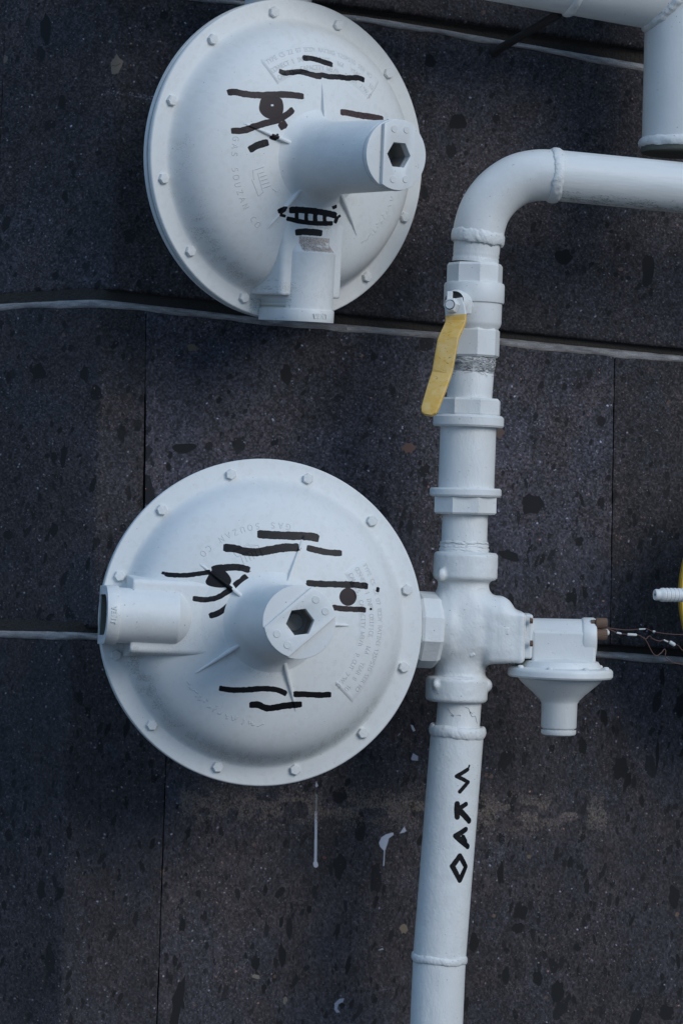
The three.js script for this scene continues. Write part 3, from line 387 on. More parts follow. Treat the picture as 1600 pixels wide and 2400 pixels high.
const lowerMat = coverMap([["l",8.56,"d",[[-19.3,89.8],[-8.2,89.7],[9.6,89.7],[27.7,90.4],[36.8,90.3],[45.9,88.3]]],["l",8.56,"d",[[-54.1,74.3],[-43.2,73.9],[-32.3,71.3],[-19.1,71.3],[-5.9,73.9],[9.7,77.4],[24.3,78.3]]],["l",6.54,"d",[[32.7,78.3],[43.6,76.4],[57.5,74.7],[71.1,74.8]]],["l",3.02,"d",[[-114.8,45.8],[-110.7,44.6]]],["l",4.78,"d",[[-111.8,44.6],[-106.6,43.7],[-94.1,43.8],[-81.4,45.6],[-66.5,48.5]]],["l",7.05,"d",[[-65.5,51.2],[-55.8,53.1],[-38.5,54.6],[-26.4,52.3]]],["p",0.0,"d",[[-66.5,49.4],[-55.8,54.2],[-46.9,45.9],[-44.1,39.0],[-50.8,32.2],[-68.2,33.6],[-72.0,37.8],[-69.5,42.7]]],["l",4.53,"k",[[-66.5,48.9],[-45.4,31.8]]],["l",5.54,"d",[[-83.9,20.6],[-72.0,19.7],[-59.2,22.4],[-50.7,27.8],[-44.7,31.6]]],["l",7.55,"d",[[-41.8,34.8],[-35.8,39.4],[-29.0,45.9]]],["l",5.79,"d",[[-66.3,3.2],[-58.5,6.1],[-50.1,11.9],[-44.2,18.1]]],["l",6.54,"d",[[33.0,41.8],[46.6,41.6],[67.3,42.1],[86.0,42.4],[100.4,41.6]]],["l",5.54,"d",[[109.9,39.2],[114.0,38.5]]],["p",0.0,"b",[[77.8,39.8],[85.7,36.9],[88.7,29.3],[85.4,22.5],[78.4,19.6],[71.3,22.5],[68.3,29.4],[70.9,36.2]]],["l",5.79,"b",[[61.1,17.9],[75.0,17.0],[89.1,17.2],[98.7,17.0]]],["l",2.52,"k",[[103.9,19.4],[104.5,17.0]]],["l",5.79,"k",[[-52.0,-70.2],[-38.9,-71.6],[-23.7,-70.6],[-6.2,-68.8],[9.4,-69.7],[18.2,-73.5]]],["l",6.04,"k",[[24.9,-73.2],[39.0,-72.9],[52.7,-73.1],[66.0,-72.2]]],["l",6.8,"k",[[-19.8,-86.4],[-11.5,-85.6],[-0.2,-88.7],[17.4,-85.4],[35.3,-83.2]]]], lowerDirt), upperMat = coverMap([["l",6.0,"d",[[104.4,22.2],[105.3,14.7],[104.7,6.8],[103.3,-1.1],[101.9,-9.3],[100.7,-14.4]]],["l",5.81,"d",[[88.2,51.5],[86.5,45.7],[87.7,38.0],[89.7,26.3],[88.4,16.7],[87.5,6.7],[88.5,-1.5],[87.7,-9.8],[88.8,-20.5],[88.7,-31.3],[90.5,-48.4],[88.7,-56.4]]],["l",5.03,"b",[[87.2,11.7],[86.1,6.8],[86.7,0.6]]],["l",7.0,"b",[[60.5,106.9],[61.8,100.0],[60.5,90.6],[60.7,72.3],[62.0,61.7],[63.9,44.3],[64.0,30.8],[63.4,23.5]]],["p",0.0,"b",[[59.7,71.9],[61.6,49.8],[50.9,47.1],[42.7,48.5],[37.9,53.3],[36.0,62.0],[38.5,70.5],[44.4,75.4],[51.5,74.7]]],["h",2.03,"w",[[51.0,61.9],[51.4,58.9]]],["l",6.78,"b",[[20.7,104.4],[22.5,91.0],[27.8,78.8],[33.0,64.1],[36.7,53.2],[42.1,44.5],[49.4,36.0]]],["l",8.13,"b",[[28.1,52.0],[34.2,43.9]]],["l",5.87,"d",[[18.8,62.8],[16.7,54.9]]],["l",3.16,"d",[[21.4,55.1],[19.6,53.3]]],["l",7.45,"d",[[2.3,85.2],[6.8,78.1],[9.5,71.9],[12.0,63.9]]],["l",6.78,"t",[[51.5,-22.2],[51.5,-31.2],[50.4,-49.2],[50.3,-65.3],[49.5,-82.1]]],["l",2.71,"b",[[48.9,-88.0],[48.1,-97.2]]],["l",6.78,"k",[[-56.7,34.3],[-55.6,24.2],[-55.4,7.9],[-56.2,-9.0],[-58.1,-25.3]]],["l",4.97,"k",[[-65.3,36.1],[-66.9,24.9],[-67.9,10.8],[-67.9,-5.9],[-66.4,-21.6]]],["l",5.87,"k",[[-59.2,47.0],[-55.0,38.3]]],["l",3.16,"k",[[-62.0,45.9],[-63.3,37.2]]],["l",4.52,"k",[[-66.3,-24.1],[-58.8,-26.2]]],["l",4.52,"k",[[-56.5,25.2],[-67.0,23.7]]],["l",4.52,"k",[[-56.3,13.6],[-67.6,12.0]]],["l",5.42,"k",[[-56.1,2.5],[-68.0,0.8]]],["l",4.52,"k",[[-56.6,-9.1],[-67.2,-11.1]]],["l",4.07,"k",[[-57.3,-27.9],[-59.8,-29.3]]],["l",6.32,"k",[[-42.5,-18.1],[-51.0,-22.1]]],["l",7.0,"k",[[-79.7,24.3],[-78.0,14.4],[-77.6,0.1],[-78.0,-9.5]]]], upperDirt, [[-98, -83, -19, 19, 8000, '118,94,80'], [-99, -93, -16, 20, 500, '80,74,66'], [-171, -150, 26, 42, 900, '88,82,52']]);
// the scuffed, dirt-brown slope at the head of the upper vent
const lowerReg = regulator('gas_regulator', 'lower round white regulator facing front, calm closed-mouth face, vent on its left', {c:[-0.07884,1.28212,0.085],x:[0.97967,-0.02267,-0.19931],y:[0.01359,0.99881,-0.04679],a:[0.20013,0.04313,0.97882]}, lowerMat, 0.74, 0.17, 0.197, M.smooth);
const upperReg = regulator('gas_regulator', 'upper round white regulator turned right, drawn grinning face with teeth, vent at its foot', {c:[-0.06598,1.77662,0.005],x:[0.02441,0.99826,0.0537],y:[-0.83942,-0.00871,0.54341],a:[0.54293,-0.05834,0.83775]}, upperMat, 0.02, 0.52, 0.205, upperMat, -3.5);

// ------------------------------------------------------------------ riser: lettered pipe and fittings, bottom to top
const [letC, letX] = canvas(512, 2048);
const LEN = 0.24502, LR = 0.02852;
{ // paint with the four black marker letters; x is round the pipe (195 mm), y along it
  const cw = 2 * Math.PI * LR * 1000, sx = 512 / cw, sy = 2048 / (LEN * 1000);
  letX.fillStyle = 'rgb(214,215,212)'; letX.fillRect(0, 0, 512, 2048);
  for (let k = 0; k < 900; k++) { const v = rr(-8, 6); letX.fillStyle = `rgba(${214 + v},${215 + v},${212 + v},0.4)`; letX.beginPath(); letX.ellipse(rnd() * 512, rnd() * 2048, rr(3, 30), rr(8, 90), 0, 0, 7); letX.fill(); }
  for (let k = 0; k < 160; k++) { letX.fillStyle = `rgba(90,80,72,${rr(0.2, 0.6)})`; letX.beginPath(); letX.ellipse(rnd() * 512, rnd() * 2048, rr(0.6, 2), rr(1, 5), 0, 0, 7); letX.fill(); }
  letX.lineCap = 'butt'; letX.lineJoin = 'round';
  for (const [w, pts] of [[1.8,[[15.4,211.4],[14.5,208.9]]],[4.21,[[13.6,207.1],[7.3,202.8],[1.7,199.1],[8.4,196.6],[15.4,193.4],[11.0,188.4],[6.5,182.9]]],[5.71,[[4.7,170.0],[4.8,163.0],[5.9,155.4]]],[5.11,[[6.2,164.2],[14.7,169.8]]],[6.61,[[6.9,163.7],[12.3,159.2],[21.0,152.0]]],[5.71,[[17.3,142.9],[11.5,139.1],[6.2,135.6]]],[6.01,[[5.8,135.4],[13.7,129.5],[22.4,124.2]]],[5.11,[[14.5,134.7],[17.8,130.1],[19.0,126.0]]],[5.71,[[12.4,114.3],[21.5,102.6],[14.7,88.0],[4.9,102.9],[12.4,114.3]]]]) {
    const q = pts.map(([a, l]) => [(a / cw + 0.5) * 512, 2048 - l * sy]); letX.fillStyle = 'rgb(5,5,8)';
    for (let i = 0; i < q.length - 1; i++) { const n = 24; for (let j = 0; j <= n; j++) { const t = j / n, x = q[i][0] + (q[i + 1][0] - q[i][0]) * t, y = q[i][1] + (q[i + 1][1] - q[i][1]) * t, r = w / 2 * (0.93 + 0.12 * noise2(j * 0.5, i * 7 + w, 3)); letX.beginPath(); letX.ellipse(x, y, r * sx, r * sy, 0, 0, 7); letX.fill(); } }
  }
}
const lettered = new THREE.MeshPhysicalMaterial({ specularIntensity: 0.5, map: tex(letC, true, false), bumpMap: peelMap.clone(), bumpScale: 0.0009, roughness: 0.5 });
lettered.bumpMap.repeat.set(0.65, 0.85); lettered.bumpMap.needsUpdate = true;
function pipeSkin(R, L, seg = 72) { const g = new THREE.CylinderGeometry(R, R, L, seg, 60, true); g.translate(0, L / 2, 0); g.rotateY(Math.PI); const p = g.attributes.position; for (let i = 0; i < p.count; i++) { const x = p.getX(i), y = p.getY(i), z = p.getZ(i), k = 1 + 0.006 * (2 * fbm(x * 40 + 9, y * 18 + z * 30, 2, 8) - 1); p.setXYZ(i, x * k, y, z * k); } g.computeVertexNormals(); return g; }
{
  const A = [0.1197,0.9227,0.0], B = [0.1317,1.1674,0.0], t = thing('riser_pipe', 'white riser pipe with four black hand-lettered signs running up it', 'pipe', A);
  aim(t, A, B);
  const g = pipeSkin(LR, LEN), uv = g.attributes.uv; for (let i = 0; i < uv.count; i++) uv.setX(i, uv.getX(i));
  part('lettered_length', g, lettered, t);
  const w1 = part('weld_bead', bead(LR + 0.0001, 0.0018, 0.25, 3, 0.001, 2.4), M.weld, t); w1.position.y = 0;
  const w2 = part('weld_bead', bead(LR - 0.0012, 0.0037, 0.16, 5, 0.0012, 1.8), M.weld, t); w2.position.y = LEN;
  // lower length goes straight down to the ground
  const F = new THREE.Vector3(0.1197, 0.0, 0), inv = new THREE.Matrix4().compose(V(A), t.quaternion, new THREE.Vector3(1, 1, 1)).invert();
  const foot = new THREE.Vector3(0.1198 - 0.012, 0, 0).applyMatrix4(inv), low = part('plain_length', turned([[0.0284, 0], [0.0284, foot.length()]], 64), M.paint, t);
  low.quaternion.setFromUnitVectors(new THREE.Vector3(0, 1, 0), foot.clone().normalize());
  const cone = part('shoulder', turned([[LR, 0], [LR - 0.0004, 3 * PX], [54 * PX, 9 * PX], [51.5 * PX, 16 * PX], [51 * PX, 75 * PX]], 64, 0.9), M.paint, t); cone.position.y = LEN;
  // a few stray hemp hairs under the collar
  const hairs = []; for (let k = 0; k < 3; k++) { const a = rr(-0.7, 0.5), y0 = LEN + rr(40, 62) * PX, pts = []; for (let i = 0; i < 5; i++) { const b = a + i * rr(0.05, 0.16); pts.push(new THREE.Vector3((52.5 * PX) * Math.sin(b), y0 - i * rr(0.0005, 0.004), (52.5 * PX) * Math.cos(b))); } hairs.push(new THREE.TubeGeometry(new THREE.CatmullRomCurve3(pts), 14, 0.00016, 4)); }
  const h = part('hemp_hairs', mergeGeometries(hairs), M.gasket, t); h.userData.kind = 'stuff';
}
// ---- valve body: a smooth iron casting with four openings
function sdfMesh(fn, res, half) {
  const mc = new MarchingCubes(res, new THREE.MeshBasicMaterial(), false, false, 400000); mc.isolation = 0; const h = res / 2;
  for (let z = 0; z < res; z++) for (let y = 0; y < res; y++) for (let x = 0; x < res; x++) mc.field[x + y * res + z * res * res] = -fn((x - h) / h * half, (y - h) / h * half, (z - h) / h * half) * 1000;
  mc.update(); const n = mc.count * 3, g = new THREE.BufferGeometry(); g.setAttribute('position', new THREE.Float32BufferAttribute(Array.from(mc.positionArray.slice(0, n), (v) => v * half), 3));
  const m = mergeVertices(g, 1e-6); m.computeVertexNormals(); return boxUV(m);
}
const smin = (a, b, k) => { const h = Math.max(k - Math.abs(a - b), 0) / k; return Math.min(a, b) - h * h * k / 4; };
const cylY = (x, y, z, r, y0, y1, e) => { const d = Math.hypot(x, z) - r + e, q = Math.max(y0 + e - y, y - y1 + e); return Math.min(Math.max(d, q), 0) + Math.hypot(Math.max(d, 0), Math.max(q, 0)) - e; };
const boxd = (x, y, z, bx, by, bz, e) => { const a = Math.abs(x) - bx + e, b = Math.abs(y) - by + e, c = Math.abs(z) - bz + e; return Math.hypot(Math.max(a, 0), Math.max(b, 0), Math.max(c, 0)) + Math.min(Math.max(a, b, c), 0) - e; };
{
  const t = thing('valve_body', 'lumpy white cast-iron valve body joining lower regulator to the riser', 'valve body', [0.1325,1.2797,0.0]);
  t.rotation.z = -0.005;
  const body = (X, Y, Z) => {
    const x = X / PX, y = Y / PX, z = Z / PX;                          // in drawing units
    let d = cylY(x - 1, y, z, 59, -170, 170, 8);
    d = smin(d, boxd(x - 34, y - 2, z, 86, 74, 64, 34), 30);
    d = smin(d, cylY(y - 0, x, z, 80, -58, -20, 10), 22); d = smin(d, cylY(y - 0, x, z, 66, -40, 40, 14), 26);               // neck side, lying along x
    d = smin(d, boxd(x - 104, y + 18, z, 44, 60, 62, 12), 22);
    d = smin(d, cylY(x - 5, y, z, 75, 112, 176, 9), 14);
    d = smin(d, cylY(x + 6, y, z, 73, -174, -116, 9), 12);
    d = smin(d, Math.hypot((x + 52) * 1.2, (y - 122) * 0.8, z - 52) - 12, 9);           // sagging paint on the shoulder
    d = smin(d, Math.hypot((x + 56) * 1.2, (y + 133) * 0.9, z - 52) - 11, 7);
    d = smin(d, Math.hypot((x - 66) * 1.1, (y + 133) * 0.8, z - 14) - 11, 6);
    return (d + 2.2 * (fbm(x / 26 + 30, y / 26 + z / 31 + 30, 3, 4) - 0.5)) * PX;
  };
  part('casting', sdfMesh(body, 112, 0.092), M.paint, t);
  const pad = (w, h, x, y, z, r, name = 'cast_pad') => { const m = part(name, boxUV(new RoundedBoxGeometry(w * PX, h * PX, 14 * PX, 4, 5 * PX)), M.paint, t); m.position.set(x * PX, y * PX, z * PX); m.rotation.z = r; };
  pad(22, 52, 24, 26, 61.5, 0.02); pad(40, 21, 90, -2, 61, -0.05); pad(16, 34, 20, -50, 58, 0.45); pad(10, 26, -12, -2, 60, 0.05);
}
// ---- nipples and hexagon couplings above it
function fitting(name, label, a, b, rings, seg, mat, category, crease) { const t = thing(name, label, category, a); aim(t, a, b); part(name.includes('coupling') ? 'band' : 'tube', turned(rings.map(([r, d]) => [r * PX, d * PX]), seg, crease), mat, t); return t; }
{
  const t = fitting('pipe_nipple', 'short thin white nipple rising out of the valve body, thread ridges at its foot', [0.1329,1.3589,0.0], [0.1331,1.404,0.0], [[58, 0], [58, 7], [57, 12], [55, 22], [53.5, 30], [53.2, 97]], 64, M.paint, 'pipe nipple', 0.9);
  for (let k = 0; k < 3; k++) { const r = part('thread_ridge', bead((56.5 - k) * PX, 1.8 * PX, 1.2, 40 + k, 0.0012), M.weld, t); r.position.y = (10 + 8 * k) * PX; }
}
function coupling(label, a, b, up, wob) {
  const t = thing('hexagon_coupling', label, 'pipe coupling', a, 'hexagon couplings on the riser'); aim(t, a, b);
  const L = span(a, b) / PX;
  const oct = faceted((up ? [[74, 0], [78, 4], [78, 36], [73, 41], [50, 42]] : [[50, 0], [74, 1], [78, 5], [78, 40], [74, 43]]).map(([r, d]) => [r * PX, d * PX]), 8, wob);
  const band = turned((up ? [[56, -27], [80, -26], [83, -22], [83, -4], [78, 1], [70, 3]] : [[70, 40], [81, 42], [84, 46], [84, 58], [81, 62], [56, 62]]).map(([r, d]) => [r * PX, d * PX]), 72);
  part('hexagon', oct, M.paint, t); part('rim', band, M.paint, t);
}
coupling('white hexagon coupling with its rim on top, just above the valve body', [0.133,1.4012,0.0], [0.1328,1.4288,0.0], false, 0.36);
fitting('pipe_nipple', 'thick plain white length of pipe between the two hexagon couplings', [0.1333,1.4279,0.0], [0.1337,1.4984,0.0], [[65.5, 0], [65.5, 158]], 64, M.paint, 'pipe nipple');
coupling('white hexagon coupling with its rim below, beside the tip of the yellow lever', [0.1337,1.5076,0.0], [0.1338,1.5264,0.0], true, 0.30);
{ // hemp-wrapped nipple under the ball valve
  const t = fitting('pipe_nipple', 'short white nipple wrapped in frayed hemp below the ball valve', [0.1338,1.5255,0.0], [0.1361,1.5744,0.0], [[53, 0], [53, 62], [51, 66]], 64, M.paint, 'pipe nipple');
  const [c, g] = canvas(1024, 256); g.fillStyle = 'rgb(196,196,194)'; g.fillRect(0, 0, 1024, 256);
  const [bc, bg] = canvas(1024, 256); bg.fillStyle = 'rgb(120,120,120)'; bg.fillRect(0, 0, 1024, 256);
  for (let k = 0; k < 620; k++) { let x = rnd() * 1024, y = rnd() * 256, s = rr(-0.5, 0.5); const dark = rnd() < 0.5; g.strokeStyle = dark ? `rgba(${46 + rr(0, 40)},${44 + rr(0, 36)},${46 + rr(0, 30)},${rr(0.4, 0.9)})` : `rgba(214,214,212,0.8)`; g.lineWidth = rr(1, 3); bg.strokeStyle = dark ? 'rgba(40,40,40,0.8)' : 'rgba(220,220,220,0.8)'; bg.lineWidth = g.lineWidth; g.beginPath(); bg.beginPath(); g.moveTo(x, y); bg.moveTo(x, y); for (let q = 0; q < 5; q++) { x += rr(8, 20); s += rr(-0.25, 0.25); y += s * 12; g.lineTo(x, y); bg.lineTo(x, y); } g.stroke(); bg.stroke(); }
  const hemp = new THREE.MeshStandardMaterial({ map: tex(c, true, true), bumpMap: tex(bc, false, true), bumpScale: 0.004, roughness: 0.8 });
  const n = 120, m = 26, pos = [], uv = [], idx = []; for (let j = 0; j <= m; j++) for (let i = 0; i <= n; i++) { const a = (i % n) / n * 6.28318, q = j / m, r = (51.5 + 2.6 * Math.sin(Math.PI * q) + 2.4 * (fbm(Math.cos(a) * 4 + 9 + q * 9, Math.sin(a) * 4 + 9, 3, 2) - 0.35) + (q > 0.45 && q < 0.75 ? 1.6 : 0)) * PX; pos.push(r * Math.sin(a), (60 + 48 * q) * PX, r * Math.cos(a)); uv.push(i / n * 2, q); }
  for (let j = 0; j < m; j++) for (let i = 0; i < n; i++) { const q = j * (n + 1) + i; idx.push(q, q + 1, q + n + 1, q + 1, q + n + 2, q + n + 1); }
  const hg = new THREE.BufferGeometry(); hg.setAttribute('position', new THREE.Float32BufferAttribute(pos, 3)); hg.setAttribute('uv', new THREE.Float32BufferAttribute(uv, 2)); hg.setIndex(idx); hg.computeVertexNormals();
  const hw = part('hemp_wrap', hg, hemp, t, 'frayed hemp wrapping smeared with white paint');
  const hairs = []; for (let k = 0; k < 34; k++) { const a = rr(-1.5, 1.5), y0 = rr(56, 108), pts = [], dir = rr(-1, 1); for (let i = 0; i < 5; i++) pts.push(new THREE.Vector3((54 + rr(0, 2.6)) * PX * Math.sin(a + i * 0.09), (y0 + i * dir * 3 + rr(-1, 1)) * PX, (54 + rr(0, 2.6)) * PX * Math.cos(a + i * 0.09))); hairs.push(new THREE.TubeGeometry(new THREE.CatmullRomCurve3(pts), 10, rr(0.0001, 0.00022), 4)); }
  const hh = part('hemp_hairs', mergeGeometries(hairs), M.gasket, hw); hh.userData.kind = 'stuff';
}
// ---- ball valve with the yellow lever
{
  const A = [0.1355,1.5707,0.0], B = [0.1357,1.6719,0.0], t = thing('ball_valve', 'white ball valve with bent yellow lever handle on the riser', 'valve', A); aim(t, A, B);
  const rings = (l) => l.map(([r, d]) => [r * PX, d * PX]);
  part('octagon_end', faceted(rings([[50, -2], [59, 0], [64, 5], [64, 62], [58, 70]]), 8, 0.14), M.smooth, t);
  part('body', turned(rings([[57, 60], [58, 66], [64, 74], [66, 82], [66, 134]]), 72), M.smooth, t);
  part('collar_ring', turned(rings([[64, 126], [70, 127.5], [71, 131], [71, 168], [69, 173], [61, 176]]), 72), M.smooth, t);
  part('octagon_end', faceted(rings([[60, 168], [66, 172], [66, 214], [62, 220], [50, 221]]), 8, 0.14), M.smooth, t);
  // lever, in world coordinates turned back into the valve's frame
  t.updateMatrixWorld(true); const inv = t.matrixWorld.clone().invert();
  const secs = [[0.1124,1.6301,0.046], [0.114,1.6202,0.046], [0.1151,1.6129,0.046], [0.1151,1.6066,0.0465], [0.1144,1.6028,0.0485], [0.1077,1.5874,0.0605], [0.1066,1.5827,0.062], [0.1021,1.5528,0.0625], [0.1013,1.5491,0.0632], [0.0963,1.5333,0.0715], [0.0896,1.5116,0.083], [0.0884,1.5065,0.0852], [0.0877,1.5042,0.086]];
  const wid = [20, 24, 24.5, 24.5, 24.5, 24.5, 24.5, 24, 24, 23.5, 21, 17.5, 9];
  const ring = (i0, i1) => { const out = []; for (let i = i0; i <= i1; i++) {
    const p = V(secs[i]), d = V(secs[Math.min(i + 1, secs.length - 1)]).sub(V(secs[Math.max(i - 1, 0)])).normalize(), s = new THREE.Vector3(1, 0.12, 0.30).addScaledVector(d, -new THREE.Vector3(1, 0.12, 0.30).dot(d)).normalize(), n = new THREE.Vector3().crossVectors(s, d).normalize(), w = wid[i] * PX, h = 0.0026;
    out.push([[-1, 0.55], [-0.93, 0.9], [-0.8, 1], [0.8, 1], [0.93, 0.9], [1, 0.55], [1, -0.55], [0.93, -0.9], [0.8, -1], [-0.8, -1], [-0.93, -0.9], [-1, -0.55]].map(([a, b]) => p.clone().addScaledVector(s, a * w).addScaledVector(n, b * h).applyMatrix4(inv).toArray())); } return out; };
  const [lc, lg] = canvas(512, 512); lg.fillStyle = 'rgb(210,172,94)'; lg.fillRect(0, 0, 512, 512);
  for (let k = 0; k < 500; k++) { lg.fillStyle = rnd() < 0.5 ? 'rgba(216,184,120,0.35)' : 'rgba(204,158,62,0.3)'; lg.beginPath(); lg.ellipse(rnd() * 512, rnd() * 512, rr(4, 30), rr(4, 30), 0, 0, 7); lg.fill(); }
  for (let k = 0; k < 120; k++) { lg.strokeStyle = `rgba(60,44,26,${rr(0.3, 0.85)})`; lg.lineWidth = rr(0.8, 2.2); let x = rnd() * 512, y = rnd() * 512; lg.beginPath(); lg.moveTo(x, y); lg.lineTo(x += rr(-12, 12), y += rr(-5, 5)); lg.lineTo(x + rr(-9, 9), y + rr(-5, 5)); lg.stroke(); }
  const yellow = new THREE.MeshStandardMaterial({ map: tex(lc, true, true), roughness: 0.55 });
  const lv = loft(ring(2, secs.length - 1), true, true, 0.5); { const u = lv.attributes.uv; for (let i = 0; i < u.count; i++) u.setXY(i, u.getX(i) * 3, u.getY(i) * 3); }
  const lever = part('lever', lv, yellow, t, 'yellow plastic-coated lever, scuffed near its tip');
  part('lever_root', loft(ring(0, 2), true, true, 0.5), M.smooth, lever);
  const at = (p) => V(p).applyMatrix4(inv);
  const toward = new THREE.Vector3(-0.42, 0.1, 1).normalize();
  const stem = part('stem', turned([[0.0135, 0], [0.0135, 0.022], [0.011, 0.026]], 32), M.smooth, t); stem.position.copy(at([0.1226,1.6249,0.022])); stem.quaternion.setFromUnitVectors(new THREE.Vector3(0, 1, 0), toward);
  const nut = part('nut', faceted([[0.0082, 0], [0.0082, 0.0062], [0.0066, 0.0078], [0.0001, 0.008]], 6, 0.2), M.smooth, t); nut.position.copy(at([0.1112,1.6222,0.0475])); nut.quaternion.setFromUnitVectors(new THREE.Vector3(0, 1, 0), toward);
  const ns = part('stud_end', turned([[0.0044, 0.006], [0.0044, 0.0095], [0.0001, 0.0096]], 24), M.smooth, nut);
  part('stud_groove', turned([[0.0044, 0.0079], [0.0053, 0.0082], [0.0044, 0.0083]], 24), M.gasket, nut);
  const tab = part('stop_tab', boxUV(new RoundedBoxGeometry(14 * PX, 30 * PX, 6 * PX, 3, 2.5 * PX)), M.smooth, t); tab.position.copy(at([0.1079,1.631,0.044]));
  { const lt = new TextGeometry('L', { font, size: 0.0075, depth: 0.0004, curveSegments: 2 }), lm = part('letter_mark', lt, M.gasket, t); lm.position.copy(at([0.12,1.6196,0.0437])); }
  const plate = part('stop_plate', boxUV(new RoundedBoxGeometry(40 * PX, 36 * PX, 7 * PX, 3, 3 * PX)), M.smooth, t); plate.position.copy(at([0.1223,1.6227,0.04]));
}
// ---- upper elbow and run to the right
{
  const A = [0.1359,1.6724,0.0], B = [0.1381,1.7056,0.0], t = thing('elbow_pipe', 'white pipe bending from the ball valve over to the right edge', 'pipe', A);
  const off = V(A), rel = (p) => V(p).sub(off);
  const stub = new THREE.Group(); const s = part('stub', turned([[54.5, 0], [54.5, 10], [53, 13], [54.5, 17], [53.6, 22], [54.5, 28], [54.5, 78]].map(([r, d]) => [r * PX, d * PX]), 64, 0.9), M.paint, t); aim(s, [0, 0, 0], rel(B).toArray());
  const path = new THREE.CatmullRomCurve3([[0.1379,1.6977,0.0], [0.1393,1.7116,0.0], [0.1452,1.7306,0.0], [0.1584,1.7494,0.0], [0.1778,1.7634,0.0], [0.1979,1.769,0.0], [0.219,1.7697,0.0]].map(rel));
  const tube = (c, n, r) => { const g = new THREE.TubeGeometry(c, n, r, 64), u = g.attributes.uv, L = c.getLength(); for (let i = 0; i < u.count; i++) u.setXY(i, u.getX(i) * L / TILE, u.getY(i) * 0.6); return g; };
  part('elbow', tube(path, 70, 60 * PX), M.smooth, t);
  const E = [0.219,1.7697,0.0], G = [0.3691,1.7624,-0.022], H = V(E).addScaledVector(V(G).sub(V(E)).normalize(), 0.95).toArray();
  const [rc, rg] = canvas(1024, 2048); rg.fillStyle = 'rgb(214,215,212)'; rg.fillRect(0, 0, 1024, 2048);
  for (let k = 0; k < 1500; k++) { const v = rr(-9, 6); rg.fillStyle = `rgba(${214 + v},${215 + v},${212 + v},0.4)`; rg.beginPath(); rg.ellipse(rnd() * 1024, rnd() * 2048, rr(4, 26), rr(6, 60), 0, 0, 7); rg.fill(); }
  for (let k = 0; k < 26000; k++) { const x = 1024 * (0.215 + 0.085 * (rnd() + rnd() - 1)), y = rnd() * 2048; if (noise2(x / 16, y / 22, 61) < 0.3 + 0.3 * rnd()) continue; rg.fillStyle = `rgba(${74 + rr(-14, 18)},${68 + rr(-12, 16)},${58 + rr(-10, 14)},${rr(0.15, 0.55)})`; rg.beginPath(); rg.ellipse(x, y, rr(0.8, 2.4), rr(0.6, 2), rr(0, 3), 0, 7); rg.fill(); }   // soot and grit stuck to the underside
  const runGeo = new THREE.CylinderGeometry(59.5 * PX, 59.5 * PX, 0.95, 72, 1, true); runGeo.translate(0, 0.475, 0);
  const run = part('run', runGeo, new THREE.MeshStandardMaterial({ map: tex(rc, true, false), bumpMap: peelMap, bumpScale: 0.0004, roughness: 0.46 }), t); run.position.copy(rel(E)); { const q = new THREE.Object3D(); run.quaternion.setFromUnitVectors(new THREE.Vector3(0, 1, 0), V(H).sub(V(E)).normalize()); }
  const w1 = part('weld_bead', bead(58 * PX, 5.5 * PX, 0.26, 11, 0.0024, 2.8), M.weld, t); w1.position.copy(rel([0.1378,1.7005,0.0])); w1.quaternion.setFromUnitVectors(new THREE.Vector3(0, 1, 0), V([0.1385,1.7079,0.0]).sub(V([0.1378,1.7005,0.0])).normalize());
  const w2 = part('weld_bead', bead(58.5 * PX, 6.8 * PX, 0.22, 17, 0.0014, 2.0), M.weld, t); w2.position.copy(rel([0.2172,1.7696,0.0])); w2.quaternion.copy(run.quaternion);
}
